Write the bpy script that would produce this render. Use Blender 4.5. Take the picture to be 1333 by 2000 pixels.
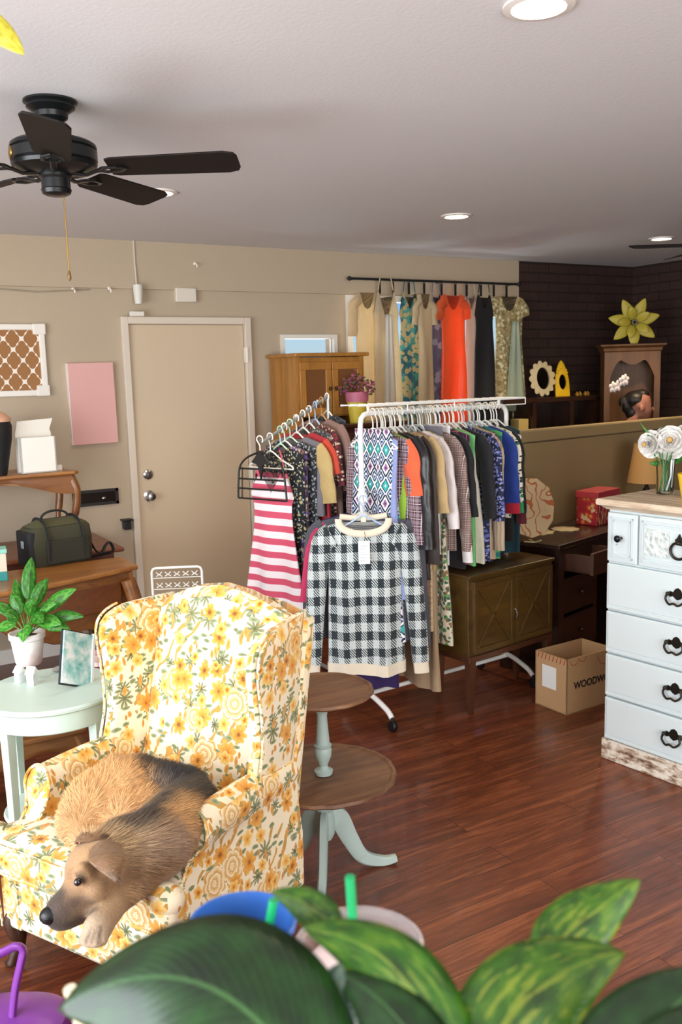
import bpy, bmesh, math, random
from mathutils import Vector, Matrix, noise as mnoise
for o in list(bpy.data.objects): bpy.data.objects.remove(o)
S = bpy.context.scene
COL = S.collection
PI = math.pi
R_ = math.radians

# ---------------------------------------------------------------- camera
CF, CP, CR, CA, CH = 1770.0, .1502, .0274, .533, 1.70      # focal (px of 1333x2000), pitch, roll, yaw, eye height
_rt = Vector((math.cos(CA), -math.sin(CA), 0))
_up = Vector((math.sin(CP)*math.sin(CA), math.sin(CP)*math.cos(CA), math.cos(CP)))
_fw = Vector((math.cos(CP)*math.sin(CA), math.cos(CP)*math.cos(CA), -math.sin(CP)))
IR = _rt*math.cos(CR) - _up*math.sin(CR)
IU = _rt*math.sin(CR) + _up*math.cos(CR)
EYE = Vector((0, 0, CH))
cam_d = bpy.data.cameras.new('camera'); cam = bpy.data.objects.new('camera', cam_d); COL.objects.link(cam)
cam_d.sensor_fit = 'VERTICAL'; cam_d.sensor_height = 24; cam_d.sensor_width = 16; cam_d.lens = CF/2000*24
cam_d.clip_start = .02
cam.matrix_world = Matrix(((IR.x, IU.x, -_fw.x, 0), (IR.y, IU.y, -_fw.y, 0), (IR.z, IU.z, -_fw.z, CH), (0, 0, 0, 1)))
cam_d.dof.use_dof = True; cam_d.dof.focus_distance = 3.3; cam_d.dof.aperture_fstop = 4.5
S.camera = cam
def ray(px, py):
    return _fw + IR*((px-666.5)/CF) - IU*((py-1000)/CF)
def at_z(px, py, z): r = ray(px, py); return EYE + r*((z-CH)/r.z)
def at_y(px, py, y): r = ray(px, py); return EYE + r*(y/r.y)
def at_x(px, py, x): r = ray(px, py); return EYE + r*(x/r.x)
def at_d(px, py, d): return EYE + ray(px, py)*d

# ---------------------------------------------------------------- world, lights, exposure
S.view_settings.view_transform = 'Standard'; S.view_settings.look = 'None'
S.view_settings.gamma = 1; S.view_settings.use_curve_mapping = False
S.view_settings.exposure = 0.0
W = bpy.data.worlds.new('sky'); S.world = W; W.use_nodes = True
wn = W.node_tree; wn.nodes.clear()
tc = wn.nodes.new('ShaderNodeTexCoord'); sp = wn.nodes.new('ShaderNodeSeparateXYZ')
cr = wn.nodes.new('ShaderNodeValToRGB'); bg = wn.nodes.new('ShaderNodeBackground'); wo = wn.nodes.new('ShaderNodeOutputWorld')
wn.links.new(tc.outputs['Generated'], sp.inputs[0]); wn.links.new(sp.outputs['Z'], cr.inputs[0])
wn.links.new(cr.outputs[0], bg.inputs[0]); wn.links.new(bg.outputs[0], wo.inputs[0])
ce = cr.color_ramp.elements
ce[0].position = 0.0; ce[0].color = (.55, .65, .66, 1)
ce[1].position = .09; ce[1].color = (.07, .32, .85, 1)
e = ce.new(.05); e.color = (.45, .68, .85, 1)
bg.inputs[1].default_value = 1.0
def area(name, loc, target, sx, sy, power, col):
    l = bpy.data.lights.new(name, 'AREA'); l.shape = 'RECTANGLE'; l.size = sx; l.size_y = sy; l.energy = power; l.color = col
    o = bpy.data.objects.new(name, l); COL.objects.link(o); o.location = loc
    o.rotation_euler = (Vector(target)-Vector(loc)).to_track_quat('-Z', 'Y').to_euler(); return o
area('left_shopfront_daylight', (-2.05, 1.9, 1.35), (3, 2.6, .9), 3.4, 2.1, 205, (.93, .97, 1.0))
area('rear_shopfront_daylight', (.4, -2.0, 1.4), (2.3, 5, 1.5), 3.6, 1.9, 215, (1.0, .98, .95))
area('back_window_daylight', (4.3, 7.3, .75), (4.28, 5.6, 1.9), 1.8, .9, 420, (.9, .95, 1.0))

# ---------------------------------------------------------------- helpers: objects
def tagp(o, label=None, cat=None, group=None, kind=None):
    if label: o['label'] = label
    if cat: o['category'] = cat
    if group: o['group'] = group
    if kind: o['kind'] = kind
    return o
def thing(name, label, cat, loc=(0, 0, 0), rz=0, group=None):
    o = bpy.data.objects.new(name, None); COL.objects.link(o); o.location = loc; o.rotation_euler = (0, 0, rz)
    o.empty_display_size = .05
    return tagp(o, label, cat, group)
def dup(root, loc=None, rz=None, label=None, group=None):
    def cp(o, par):
        c = o.copy(); COL.objects.link(c)
        if par is not None: c.parent = par; c.matrix_parent_inverse = o.matrix_parent_inverse.copy()
        for ch in [x for x in list(bpy.data.objects) if x.parent == o]: cp(ch, c)
        return c
    r = cp(root, None)
    if loc is not None: r.location = loc
    if rz is not None: r.rotation_euler = (0, 0, rz)
    if label: r['label'] = label
    if group: r['group'] = group
    return r

class MB:
    """collects shapes into one mesh"""
    def __init__(s): s.bm = bmesh.new(); s.uv = s.bm.loops.layers.uv.new('UVMap')
    def _add(s, verts, faces, uvs=None, M=None):
        vs = [s.bm.verts.new(M @ Vector(v) if M else v) for v in verts]
        for f in faces:
            try: fc = s.bm.faces.new([vs[i] for i in f])
            except ValueError: continue
            if uvs:
                for l, i in zip(fc.loops, f): l[s.uv].uv = uvs[i]
        return vs
    def box(s, c, d, rz=0, M=None, bev=0):
        x, y, z = d[0]/2, d[1]/2, d[2]/2
        m = Matrix.Translation(c) @ Matrix.Rotation(rz, 4, 'Z')
        if M: m = M @ m
        V = [(a*x, b*y, e*z) for a in (-1, 1) for b in (-1, 1) for e in (-1, 1)]
        vs = s._add(V, [(0, 1, 3, 2), (4, 6, 7, 5), (0, 4, 5, 1), (2, 3, 7, 6), (0, 2, 6, 4), (1, 5, 7, 3)], None, m)
        return s
    def bx(s, x0, x1, y0, y1, z0, z1): return s.box(((x0+x1)/2, (y0+y1)/2, (z0+z1)/2), (abs(x1-x0), abs(y1-y0), abs(z1-z0)))
    def rings(s, R, caps=True, closed=True, uvs=None):
        n = len(R[0]); V = [v for r in R for v in r]; Fc = []
        for i in range(len(R)-1):
            for j in range(n if closed else n-1):
                k = (j+1) % n; Fc.append((i*n+j, i*n+k, (i+1)*n+k, (i+1)*n+j))
        if caps and closed: Fc.append(tuple(range(n-1, -1, -1))); Fc.append(tuple((len(R)-1)*n+j for j in range(n)))
        s._add(V, Fc, uvs); return s
    def tube(s, pts, r, seg=8, closed=False, caps=True, flat=1.0, upv=None):
        P = [Vector(p) for p in pts]; n = len(P); rr = r if isinstance(r, (list, tuple)) else [r]*n
        T = []
        for i in range(n):
            a = P[(i-1) % n] if (closed or i > 0) else P[i]; b = P[(i+1) % n] if (closed or i < n-1) else P[i]
            t = (b-a); T.append(t.normalized() if t.length > 1e-9 else Vector((0, 0, 1)))
        nrm = (Vector(upv) if upv else Vector((0, 0, 1)))
        if abs(nrm.dot(T[0])) > .95: nrm = Vector((1, 0, 0))
        Rg = []
        for i in range(n):
            nrm = (nrm - T[i]*nrm.dot(T[i]));
            if nrm.length < 1e-6: nrm = T[i].orthogonal()
            nrm.normalize(); bi = T[i].cross(nrm)
            Rg.append([P[i] + bi*(rr[i]*math.cos(2*PI*k/seg)) + nrm*(rr[i]*flat*math.sin(2*PI*k/seg)) for k in range(seg)])
        if closed: Rg.append(Rg[0]); s.rings(Rg, caps=False)
        else: s.rings(Rg, caps=caps)
        return s
    def lathe(s, prof, c=(0, 0, 0), seg=24, M=None, wob=None, caps=True):
        Rg = []
        for r, z in prof:
            row = []
            for k in range(seg):
                a = 2*PI*k/seg; q = r*(wob(a) if wob else 1)
                v = Vector((c[0]+q*math.cos(a), c[1]+q*math.sin(a), c[2]+z)); row.append(M @ v if M else v)
            Rg.append(row)
        return s.rings(Rg, caps=caps)
    def ell(s, c, r, M=None, u=16, v=10):
        m = Matrix.Translation(c) @ (M or Matrix()) @ Matrix.Diagonal((r[0], r[1], r[2], 1))
        V = [m @ Vector((0, 0, -1))]; Fc = []
        for i in range(1, v):
            z = -math.cos(PI*i/v); q = math.sin(PI*i/v)
            for j in range(u): V.append(m @ Vector((q*math.cos(2*PI*j/u), q*math.sin(2*PI*j/u), z)))
        V.append(m @ Vector((0, 0, 1))); L_ = len(V)-1
        for j in range(u):
            k = (j+1) % u; Fc.append((0, 1+k, 1+j)); Fc.append((L_, L_-u+j, L_-u+k))
            for i in range(v-2): a = 1+i*u; Fc.append((a+j, a+k, a+u+k, a+u+j))
        s._add(V, Fc); return s
    def prism(s, poly, z0, z1, M=None):
        n = len(poly); V = [(p[0], p[1], z0) for p in poly] + [(p[0], p[1], z1) for p in poly]
        Fc = [tuple(range(n-1, -1, -1)), tuple(range(n, 2*n))] + [(i, (i+1) % n, n+(i+1) % n, n+i) for i in range(n)]
        s._add(V, Fc, None, M); return s
    def grid(s, fn, nu, nv, thick=0.0):
        V = []; uvs = []
        for i in range(nu+1):
            for j in range(nv+1):
                V.append(Vector(fn(i/nu, j/nv))); uvs.append((i/nu, j/nv))
        Fc = [(i*(nv+1)+j, (i+1)*(nv+1)+j, (i+1)*(nv+1)+j+1, i*(nv+1)+j+1) for i in range(nu) for j in range(nv)]
        s._add(V, Fc, uvs); return s
    def build(s, name, m, parent=None, smooth=True, bevel=0, sub=0, thick=0, world=False, autouv=False, rem=0):
        bmesh.ops.recalc_face_normals(s.bm, faces=s.bm.faces)
        if autouv:
            for f in s.bm.faces:
                n = f.normal; ax, ay, az = abs(n.x), abs(n.y), abs(n.z)
                for l in f.loops:
                    c = l.vert.co
                    l[s.uv].uv = (c.y, c.z) if ax > ay and ax > az else ((c.x, c.z) if ay > az else (c.x, c.y))
        me = bpy.data.meshes.new(name); s.bm.to_mesh(me); s.bm.free()
        o = bpy.data.objects.new(name, me); COL.objects.link(o)
        if m: me.materials.append(m)
        if smooth:
            for p in me.polygons: p.use_smooth = True
            try: me.set_sharp_from_angle(angle=R_(38))
            except Exception: pass
        if rem:
            d = o.modifiers.new('r', 'REMESH'); d.mode = 'VOXEL'; d.voxel_size = rem; d.use_smooth_shade = True
        if thick:
            d = o.modifiers.new('t', 'SOLIDIFY'); d.thickness = thick; d.offset = 0
        if bevel:
            d = o.modifiers.new('b', 'BEVEL'); d.width = bevel; d.segments = 2; d.limit_method = 'ANGLE'; d.angle_limit = R_(40)
        if sub:
            d = o.modifiers.new('s', 'SUBSURF'); d.levels = sub; d.render_levels = sub
        if parent is not None:
            o.parent = parent
            if world: o.matrix_parent_inverse = (Matrix.Translation(parent.location) @ parent.rotation_euler.to_matrix().to_4x4()).inverted()
        return o
def catmull(pts, n=6):
    P = [Vector(p) for p in pts]; out = []
    for i in range(len(P)-1):
        a = P[max(i-1, 0)]; b = P[i]; c = P[i+1]; d = P[min(i+2, len(P)-1)]
        for k in range(n):
            t = k/n; out.append(.5*((2*b)+(c-a)*t+(2*a-5*b+4*c-d)*t*t+(-a+3*b-3*c+d)*t**3))
    out.append(P[-1]); return out

# ---------------------------------------------------------------- helpers: materials
def srgb(c):
    if isinstance(c, str):
        c = tuple(int(c[i:i+2], 16)/255 for i in (0, 2, 4))
        return tuple((v/12.92 if v <= .04045 else ((v+.055)/1.055)**2.4) for v in c) + (1,)
    return tuple(c)+(1,) if len(c) == 3 else tuple(c)
class NT:
    def __init__(s, name):
        s.m = bpy.data.materials.new(name); s.m.use_nodes = True; s.t = s.m.node_tree; s.t.nodes.clear()
        s.out = s.t.nodes.new('ShaderNodeOutputMaterial'); s.b = s.t.nodes.new('ShaderNodeBsdfPrincipled')
        s.t.links.new(s.b.outputs[0], s.out.inputs[0]); s._tc = None
    def n(s, k): return s.t.nodes.new('ShaderNode'+k)
    def set(s, sock, v):
        if isinstance(v, bpy.types.NodeSocket): s.t.links.new(v, sock)
        elif v is not None: sock.default_value = v
    def tc(s, w='Object'):
        if s._tc is None: s._tc = s.n('TexCoord')
        return s._tc.outputs[w]
    def map(s, vec, sc=(1, 1, 1), rot=(0, 0, 0), loc=(0, 0, 0)):
        m = s.n('Mapping'); s.set(m.inputs[0], vec); m.inputs['Scale'].default_value = sc; m.inputs['Rotation'].default_value = rot; m.inputs['Location'].default_value = loc
        return m.outputs[0]
    def math(s, op, a, b=None, c=None, clamp=False):
        m = s.n('Math'); m.operation = op; m.use_clamp = clamp; s.set(m.inputs[0], a)
        if b is not None: s.set(m.inputs[1], b)
        if c is not None: s.set(m.inputs[2], c)
        return m.outputs[0]
    def vm(s, op, a, b=None):
        m = s.n('VectorMath'); m.operation = op; s.set(m.inputs[0], a)
        if b is not None: s.set(m.inputs[1], b)
        return m.outputs[0]
    def xyz(s, v): m = s.n('SeparateXYZ'); s.set(m.inputs[0], v); return m.outputs
    def comb(s, x, y, z=0.0):
        m = s.n('CombineXYZ'); s.set(m.inputs[0], x); s.set(m.inputs[1], y); s.set(m.inputs[2], z); return m.outputs[0]
    def noise(s, vec, sc, det=3, rough=.5, dist=0):
        m = s.n('TexNoise'); s.set(m.inputs['Vector'], vec); m.inputs['Scale'].default_value = sc; m.inputs['Detail'].default_value = det
        m.inputs['Roughness'].default_value = rough; m.inputs['Distortion'].default_value = dist; return m.outputs
    def vor(s, vec, sc, rnd=1.0, dim='3D', feat='F1'):
        m = s.n('TexVoronoi'); m.voronoi_dimensions = dim; m.feature = feat; s.set(m.inputs['Vector'], vec); m.inputs['Scale'].default_value = sc
        m.inputs['Randomness'].default_value = rnd; return m.outputs
    def wave(s, vec, sc, dist=0, det=2, dsc=1, kind='BANDS', dirn='X', prof='SIN'):
        m = s.n('TexWave'); m.wave_type = kind; m.wave_profile = prof
        if kind == 'BANDS': m.bands_direction = dirn
        s.set(m.inputs['Vector'], vec); m.inputs['Scale'].default_value = sc; m.inputs['Distortion'].default_value = dist
        m.inputs['Detail'].default_value = det; m.inputs['Detail Scale'].default_value = dsc; return m.outputs['Fac']
    def ramp(s, f, stops, const=False):
        m = s.n('ValToRGB'); s.set(m.inputs[0], f); e = m.color_ramp.elements
        if const: m.color_ramp.interpolation = 'CONSTANT'
        while len(e) < len(stops): e.new(.5)
        for el, (p, c) in zip(e, stops): el.position = p; el.color = srgb(c)
        return m.outputs[0]
    def mix(s, f, a, b, mode='MIX'):
        m = s.n('Mix'); m.data_type = 'RGBA'; m.blend_type = mode; s.set(m.inputs['Factor'], f)
        A = [i for i in m.inputs if i.type == 'RGBA']
        s.set(A[0], a if isinstance(a, bpy.types.NodeSocket) else srgb(a)); s.set(A[1], b if isinstance(b, bpy.types.NodeSocket) else srgb(b))
        return [o for o in m.outputs if o.type == 'RGBA'][0]
    def bump(s, h, st=.3, d=.01):
        m = s.n('Bump'); s.set(m.inputs['Height'], h); m.inputs['Strength'].default_value = st; m.inputs['Distance'].default_value = d
        s.t.links.new(m.outputs[0], s.b.inputs['Normal']); return s
    def fin(s, col=None, rough=.6, metal=0, **kw):
        if col is not None: s.set(s.b.inputs['Base Color'], col if isinstance(col, bpy.types.NodeSocket) else srgb(col))
        s.set(s.b.inputs['Roughness'], rough); s.b.inputs['Metallic'].default_value = metal
        for k, v in kw.items():
            nm = {'coat': 'Coat Weight', 'spec': 'Specular IOR Level', 'trans': 'Transmission Weight', 'sheen': 'Sheen Weight', 'ior': 'IOR', 'alpha': 'Alpha', 'sss': 'Subsurface Weight'}[k]
            s.set(s.b.inputs[nm], v)
        return s.m
    def translucent(s, f, col):
        """thin cloth / leaf that lets light through"""
        t = s.n('BsdfTranslucent'); s.set(t.inputs[0], col if isinstance(col, bpy.types.NodeSocket) else srgb(col))
        mx = s.n('MixShader'); mx.inputs[0].default_value = f
        s.t.links.new(s.b.outputs[0], mx.inputs[1]); s.t.links.new(t.outputs[0], mx.inputs[2]); s.t.links.new(mx.outputs[0], s.out.inputs[0]); return s
_mc = {}
def plain(c, rough=.6, metal=0, bump=0, bs=60, var=0, **kw):
    k = (c, rough, metal, bump, bs, var, tuple(kw.items()))
    if k in _mc: return _mc[k]
    n = NT('m_'+str(c)); col = srgb(c)
    if var:
        f = n.noise(n.tc(), 6, 4)[0]; col = n.mix(f, tuple(x*(1-var) for x in col[:3]), tuple(min(1, x*(1+var)) for x in col[:3]))
    if bump: n.bump(n.noise(n.tc(), bs, 4)[0], bump, .004)
    m = n.fin(col, rough, metal, **kw); _mc[k] = m; return m
def emit(c, st):
    n = NT('lit'); e = n.n('Emission'); e.inputs[0].default_value = srgb(c); e.inputs[1].default_value = st
    n.t.links.new(e.outputs[0], n.out.inputs[0]); return n.m
def wood(c1, c2, axis='X', sc=1.0, rough=.4, coat=.2, grain=14):
    n = NT('wood'); st = {'X': (.12, 1, 1), 'Y': (1, .12, 1), 'Z': (1, 1, .12)}[axis]
    v = n.map(n.tc(), tuple(k*sc for k in st))
    f = n.noise(v, grain, 6, .6, .6)[0]; g = n.noise(v, grain*6, 3, .6)[0]
    f = n.math('ADD', n.math('MULTIPLY', f, .75), n.math('MULTIPLY', g, .25))
    col = n.ramp(f, [(.3, c1), (.68, c2)])
    n.bump(f, .15, .002); return n.fin(col, rough, coat=coat)
WHITE_PL = plain('E9E9E2', .35)
BLACK = plain('101012', .45)
DARKMET = plain('3A342C', .38, .85)
CHROME = plain('B9B9B9', .25, 1.0)
BRASS = plain('A8823A', .35, 1.0)
IRON = plain('1E201F', .45, .3)
GOLDY = plain('D8C06A', .45)
# ================================================================ room shell
def struct(name, mb, m, **kw):
    o = mb.build(name, m, smooth=kw.pop('smooth', False), **kw); o['kind'] = 'structure'; return o
n = NT('floor_wood'); P = n.tc()
br = n.n('TexBrick'); n.set(br.inputs['Vector'], P); br.offset = .37; br.inputs['Scale'].default_value = 1
br.inputs['Brick Width'].default_value = 1.22; br.inputs['Row Height'].default_value = .125; br.inputs['Mortar Size'].default_value = .0012
br.inputs['Color1'].default_value = (.3, .3, .3, 1); br.inputs['Color2'].default_value = (.75, .75, .75, 1); br.inputs['Mortar'].default_value = (0, 0, 0, 1); br.inputs['Mortar Smooth'].default_value = .2
v = n.vm('ADD', n.map(P, (.55, 7, 1)), n.vm('MULTIPLY', br.outputs[0], (7.0, 3.0, 0)))
g1 = n.noise(v, 2.6, 6, .62, 1.2)[0]; g2 = n.noise(v, 16, 4, .7, .4)[0]
f = n.math('ADD', n.math('MULTIPLY', g1, .62), n.math('MULTIPLY', g2, .38))
c = n.ramp(f, [(.36, '2C130B'), (.5, '663019'), (.63, '9A5834')])
c = n.mix(.35, c, n.mix(n.xyz(br.outputs[0])[0], '4C2214', '87482B'))
c = n.mix(br.outputs[1], c, '210C08')
n.bump(n.math('SUBTRACT', f, n.math('MULTIPLY', br.outputs[1], 1.2)), .12, .002)
rg = n.math('ADD', .26, n.math('MULTIPLY', g2, .2))
M_FLOOR = n.fin(c, rg, spec=.5, coat=.15)
struct('floor', MB().bx(-2.3, 6.5, -2.3, 5.9, -.05, 0), M_FLOOR)
n = NT('ceiling_paint'); n.bump(n.noise(n.tc(), 70, 4, .6)[0], .15, .004)
M_CEIL = n.fin('D6D4D5', .9)
struct('ceiling', MB().bx(-2.3, 6.5, -2.3, 5.9, 2.56, 2.62), M_CEIL)
n = NT('wall_paint'); n.bump(n.noise(n.tc(), 90, 4, .6)[0], .3, .004)
M_WALL = n.fin('B4A38C', .85)
YW = 5.69
# back wall with two window openings (small one and the long one behind the dresses)
w = MB()
def wallseg(x0, x1, z0, z1): w.bx(x0, x1, YW, YW+.12, z0, z1)
WS = (2.925, 3.335, 1.70, 1.965); WB = (3.47, 4.98, 1.25, 2.235)
wallseg(-2.3, WS[0], 0, 2.56); wallseg(WS[0], WS[1], 0, WS[2]); wallseg(WS[0], WS[1], WS[3], 2.56)
wallseg(WS[1], WB[0], 0, 2.56); wallseg(WB[0], WB[1], 0, WB[2]); wallseg(WB[0], WB[1], WB[3], 2.56); wallseg(WB[1], 5.055, 0, 2.56)
struct('wall_back', w, M_WALL)
struct('trim_1', MB().bx(-2.2, 5.055, YW-.025, YW, 2.268, 2.56), M_WALL)
n = NT('dark_brick'); v = n.map(n.tc(), (1, 1, 1), (R_(90), 0, 0))
def brickmat(n, v):
    br = n.n('TexBrick'); n.set(br.inputs['Vector'], v); br.inputs['Scale'].default_value = 1; br.inputs['Brick Width'].default_value = .22; br.inputs['Row Height'].default_value = .075
    br.inputs['Mortar Size'].default_value = .008; br.inputs['Mortar Smooth'].default_value = .5
    br.inputs['Color1'].default_value = srgb('33201B'); br.inputs['Color2'].default_value = srgb('3B2620'); br.inputs['Mortar'].default_value = srgb('241815')
    n.bump(n.math('SUBTRACT', n.math('MULTIPLY', n.noise(v, 30, 3)[0], .3), br.outputs[1]), .6, .006); return n.fin(br.outputs[0], .7)
M_BR1 = brickmat(n, v)
n = NT('dark_brick_side'); M_BR2 = brickmat(n, n.comb(n.xyz(n.tc())[1], n.xyz(n.tc())[2]))
struct('wall_brick', MB().bx(5.055, 6.5, YW-.02, YW+.12, 0, 2.56), M_BR1)
struct('wall_right', MB().bx(6.37, 6.5, -2.3, YW, 0, 2.56), M_BR2)
# shopfront walls to the left and behind, with wide openings where the daylight enters
w = MB(); w.bx(-2.3, -2.15, -2.3, YW, 0, .3).bx(-2.3, -2.15, -2.3, YW, 2.4, 2.56).bx(-2.3, -2.15, 3.65, YW, .3, 2.4).bx(-2.3, -2.15, -2.3, .15, .3, 2.4)
struct('wall_left', w, M_WALL)
w = MB(); w.bx(-2.3, 6.5, -2.3, -2.15, 0, .5).bx(-2.3, 6.5, -2.3, -2.15, 2.45, 2.56).bx(2.3, 6.5, -2.3, -2.15, .5, 2.45).bx(-2.3, -1.5, -2.3, -2.15, .5, 2.45)
struct('wall_front', w, M_WALL)
M_WHTRIM = plain('E4DFD6', .45)
GLASS = NT('pane_glass').fin('FFFFFF', .02, trans=1.0, ior=1.02)
def window(name, x0, x1, z0, z1, t, mulls=()):
    f = MB().bx(x0, x1, YW-.02, YW+.05, z1-t, z1).bx(x0, x1, YW-.02, YW+.05, z0, z0+t).bx(x0, x0+t, YW-.02, YW+.05, z0+t, z1-t).bx(x1-t, x1, YW-.02, YW+.05, z0+t, z1-t)
    for m_ in mulls: f.bx(m_-t/2, m_+t/2, YW-.01, YW+.04, z0+t, z1-t)
    o = struct(name, f, M_WHTRIM)
    MB().bx(x0+t, x1-t, YW+.012, YW+.02, z0+t, z1-t).build('window_pane', GLASS, o, smooth=False)
window('window_1', WS[0]-.02, WS[1]+.02, WS[2]-.02, WS[3]+.02, .028)
window('window_2', WB[0]-.03, WB[1]+.03, WB[2]-.03, WB[3]+.03, .045, (3.97, 4.47))
# door
DX0, DX1, DZ = 1.825, 2.625, 2.052
M_DOOR = plain('CBB79B', .55, bump=.05)
d = struct('door_1', MB().bx(DX0+.004, DX1-.004, YW-.012, YW+.0, .008, DZ-.004), M_DOOR, bevel=.002)
fr = MB().bx(DX0-.045, DX0, YW-.04, YW, 0, DZ+.045).bx(DX1, DX1+.045, YW-.04, YW, 0, DZ+.045).bx(DX0, DX1, YW-.04, YW, DZ, DZ+.045)
struct('trim_2', fr, plain('D6C9B8', .45), bevel=.004)
def disc_y(mb, x, z, y, prof, seg=20):
    M = Matrix.Translation((x, y, z)) @ Matrix.Rotation(R_(90), 4, 'X'); return mb.lathe(prof, M=M, seg=seg)
k = MB(); disc_y(k, DX0+.075, .955, YW-.012, [(.036, 0), (.036, .006), (.014, .012), (.013, .035), (.026, .042), (.03, .055), (.024, .07), (.001, .074)])
k.build('door_knob', CHROME, d)
k = MB(); disc_y(k, DX0+.075, 1.095, YW-.012, [(.034, 0), (.032, .012), (.02, .018), (.018, .026), (.001, .027)]); k.build('deadbolt', CHROME, d)
for z in (1.85, 1.05, .25):
    MB().tube([(DX1+.004, YW-.046, z-.05), (DX1+.004, YW-.046, z+.05)], .009).bx(DX1-.018, DX1+.02, YW-.044, YW-.038, z-.05, z+.05).build('hinge', plain('E2DACC', .4), d)
struct('baseboard_back', MB().bx(-2.1, DX0-.045, YW-.012, YW, 0, .09).bx(DX1+.045, 5.05, YW-.012, YW, 0, .09), M_WHTRIM)
# ---- recessed ceiling lights
LAMP = emit('FFF0C8', 14)
for nm, (px, py), pw in (('near', (1053, 10), 9), ('mid', (892, 421), 9), ('fan', (310, 375), 9), ('right', (1293, 465), 20)):
    p = at_z(px, py, 2.56)
    lab = {'near': 'large round recessed downlight at the top edge of the ceiling, cut by the frame', 'mid': 'recessed downlight in the middle of the ceiling above the hanging dresses',
           'fan': 'recessed downlight partly behind a blade of the black ceiling fan', 'right': 'recessed downlight at the right, nearest the dark brick wall'}[nm]
    t = thing('recessed_light', lab, 'ceiling light', (p.x, p.y, 2.56), 0, 'recessed downlights')
    MB().lathe([(.085, 0), (.085, -.006), (.066, -.009), (.063, -.002), (.063, 0)], seg=32).build('trim_ring', plain('E6DFD8', .4), t)
    MB().lathe([(.064, -.001), (.064, -.004), (.001, -.005)], seg=32).build('lens', LAMP, t)
    l = bpy.data.lights.new('downlight_glow', 'SPOT'); l.energy = pw*4; l.color = (1, .78, .5); l.spot_size = R_(125); l.spot_blend = .6; l.shadow_soft_size = .06
    o = bpy.data.objects.new('downlight_glow', l); COL.objects.link(o); o.location = (p.x, p.y, 2.53)
# ---- small fittings on the back wall
def fix(name, mb, m, label, cat, **kw): return tagp(mb.build(name, m, **kw), label, cat)
p = at_y(264, 577, YW)
t = thing('emergency_lamp', 'small white cylinder fitting hanging at the end of the vertical wire conduit above the door', 'fitting', (p.x, YW-.03, p.z))
MB().lathe([(.001, -.06), (.022, -.058), (.026, -.03), (.03, .03), (.03, .06), (.001, .062)], c=(0, -.03, 0), seg=20).build('body', plain('D8D6CC', .5), t)
MB().tube([(0, -.01, .06), (0, 0, .2), (0, 0, .36)], .006).build('conduit', plain('C9BEB0', .6), t)
p = at_y(360, 577, YW)
fix('junction_box', MB().bx(p.x-.07, p.x+.07, YW-.04, YW, p.z-.045, p.z+.045), plain('D9D1C2', .5), 'flat white rectangular box on the wall above the door, right of the hanging fitting', 'fitting', bevel=.006)
p = at_y(262, 614, YW)
fix('door_sensor', MB().bx(p.x-.045, p.x+.045, YW-.07, YW-.04, DZ+.045, DZ+.075), plain('E2DCD2', .5), 'small white sensor block sitting on top of the door frame', 'sensor', bevel=.004)
for px, py, l in ((143, 564, 'small white cup hook on the beam line, further left of the two'), (211, 564, 'small white cup hook on the beam line, next to the vertical conduit'), (378, 516, 'small white hook alone high on the wall above the flat box')):
    p = at_y(px, py, YW); q = YW-.025 if p.z > 2.265 else YW
    fix('wall_hook', MB().tube([(p.x, q, p.z), (p.x, q-.02, p.z), (p.x, q-.035, p.z-.012), (p.x, q-.03, p.z-.026)], .005).ell((p.x, q-.002, p.z), (.011, .005, .011)), plain('EDE6DA', .4), l, 'hook')
pa = at_y(0, 566, YW-.01); pb = at_y(143, 568, YW-.01)
fix('wall_wire', MB().tube([(pa.x-.4, YW-.008, 2.25), (pa.x, YW-.008, 2.25), ((pa.x+pb.x)/2, YW-.008, 2.238), (pb.x+.1, YW-.008, 2.258)], .004), plain('9C8F7C', .6), 'thin painted wire running along the beam line at the left', 'wire')
# mail slot
t = thing('mail_slot', 'black framed brass mail slot in the wall left of the door', 'mail slot', (1.555, YW, .975))
MB().bx(-.145, .145, -.018, 0, .03, .05).bx(-.145, .145, -.018, 0, -.05, -.03).bx(-.145, -.125, -.018, 0, -.05, .05).bx(.125, .145, -.018, 0, -.05, .05).build('frame', plain('1B1512', .4), t, smooth=False, bevel=.002)
MB().bx(-.125, .125, -.006, 0, -.03, .03).build('flap', plain('2A211B', .25, .6), t, smooth=False)
MB().ell((.05, -.012, -.008), (.016, .008, .01)).build('pull', CHROME, t)
p = at_y(245, 1022, YW)
fix('door_stop_bracket', MB().bx(p.x-.022, p.x+.022, YW-.06, YW, p.z-.035, p.z+.02).bx(p.x-.035, p.x+.035, YW-.065, YW, p.z+.02, p.z+.032), BLACK, 'small black bracket on the wall by the door frame below the mail slot', 'bracket', bevel=.003)
# quatrefoil panel
n = NT('quatrefoil'); x, y, z = n.xyz(n.tc())
k = 1/.104
def quat(ox, oz):
    a = n.math('ABSOLUTE', n.math('SUBTRACT', n.math('FRACT', n.math('ADD', n.math('MULTIPLY', x, k), ox)), .5)); b = n.math('ABSOLUTE', n.math('SUBTRACT', n.math('FRACT', n.math('ADD', n.math('MULTIPLY', z, k*.82), oz)), .5))
    d1 = n.math('SQRT', n.math('ADD', n.math('POWER', n.math('SUBTRACT', a, .17), 2), n.math('POWER', b, 2)))
    d2 = n.math('SQRT', n.math('ADD', n.math('POWER', a, 2), n.math('POWER', n.math('SUBTRACT', b, .19), 2)))
    return n.math('SUBTRACT', n.math('MINIMUM', d1, d2), 0)
q = n.math('MINIMUM', quat(.0, .0), quat(.5, .5))
m_ = n.math('GREATER_THAN', q, .215)
M_QUAT = n.fin(n.mix(m_, '9A6A3C', 'EDE4D8'), .7)
a = at_y(90, 632, YW); b = at_y(92, 771, YW)
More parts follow.
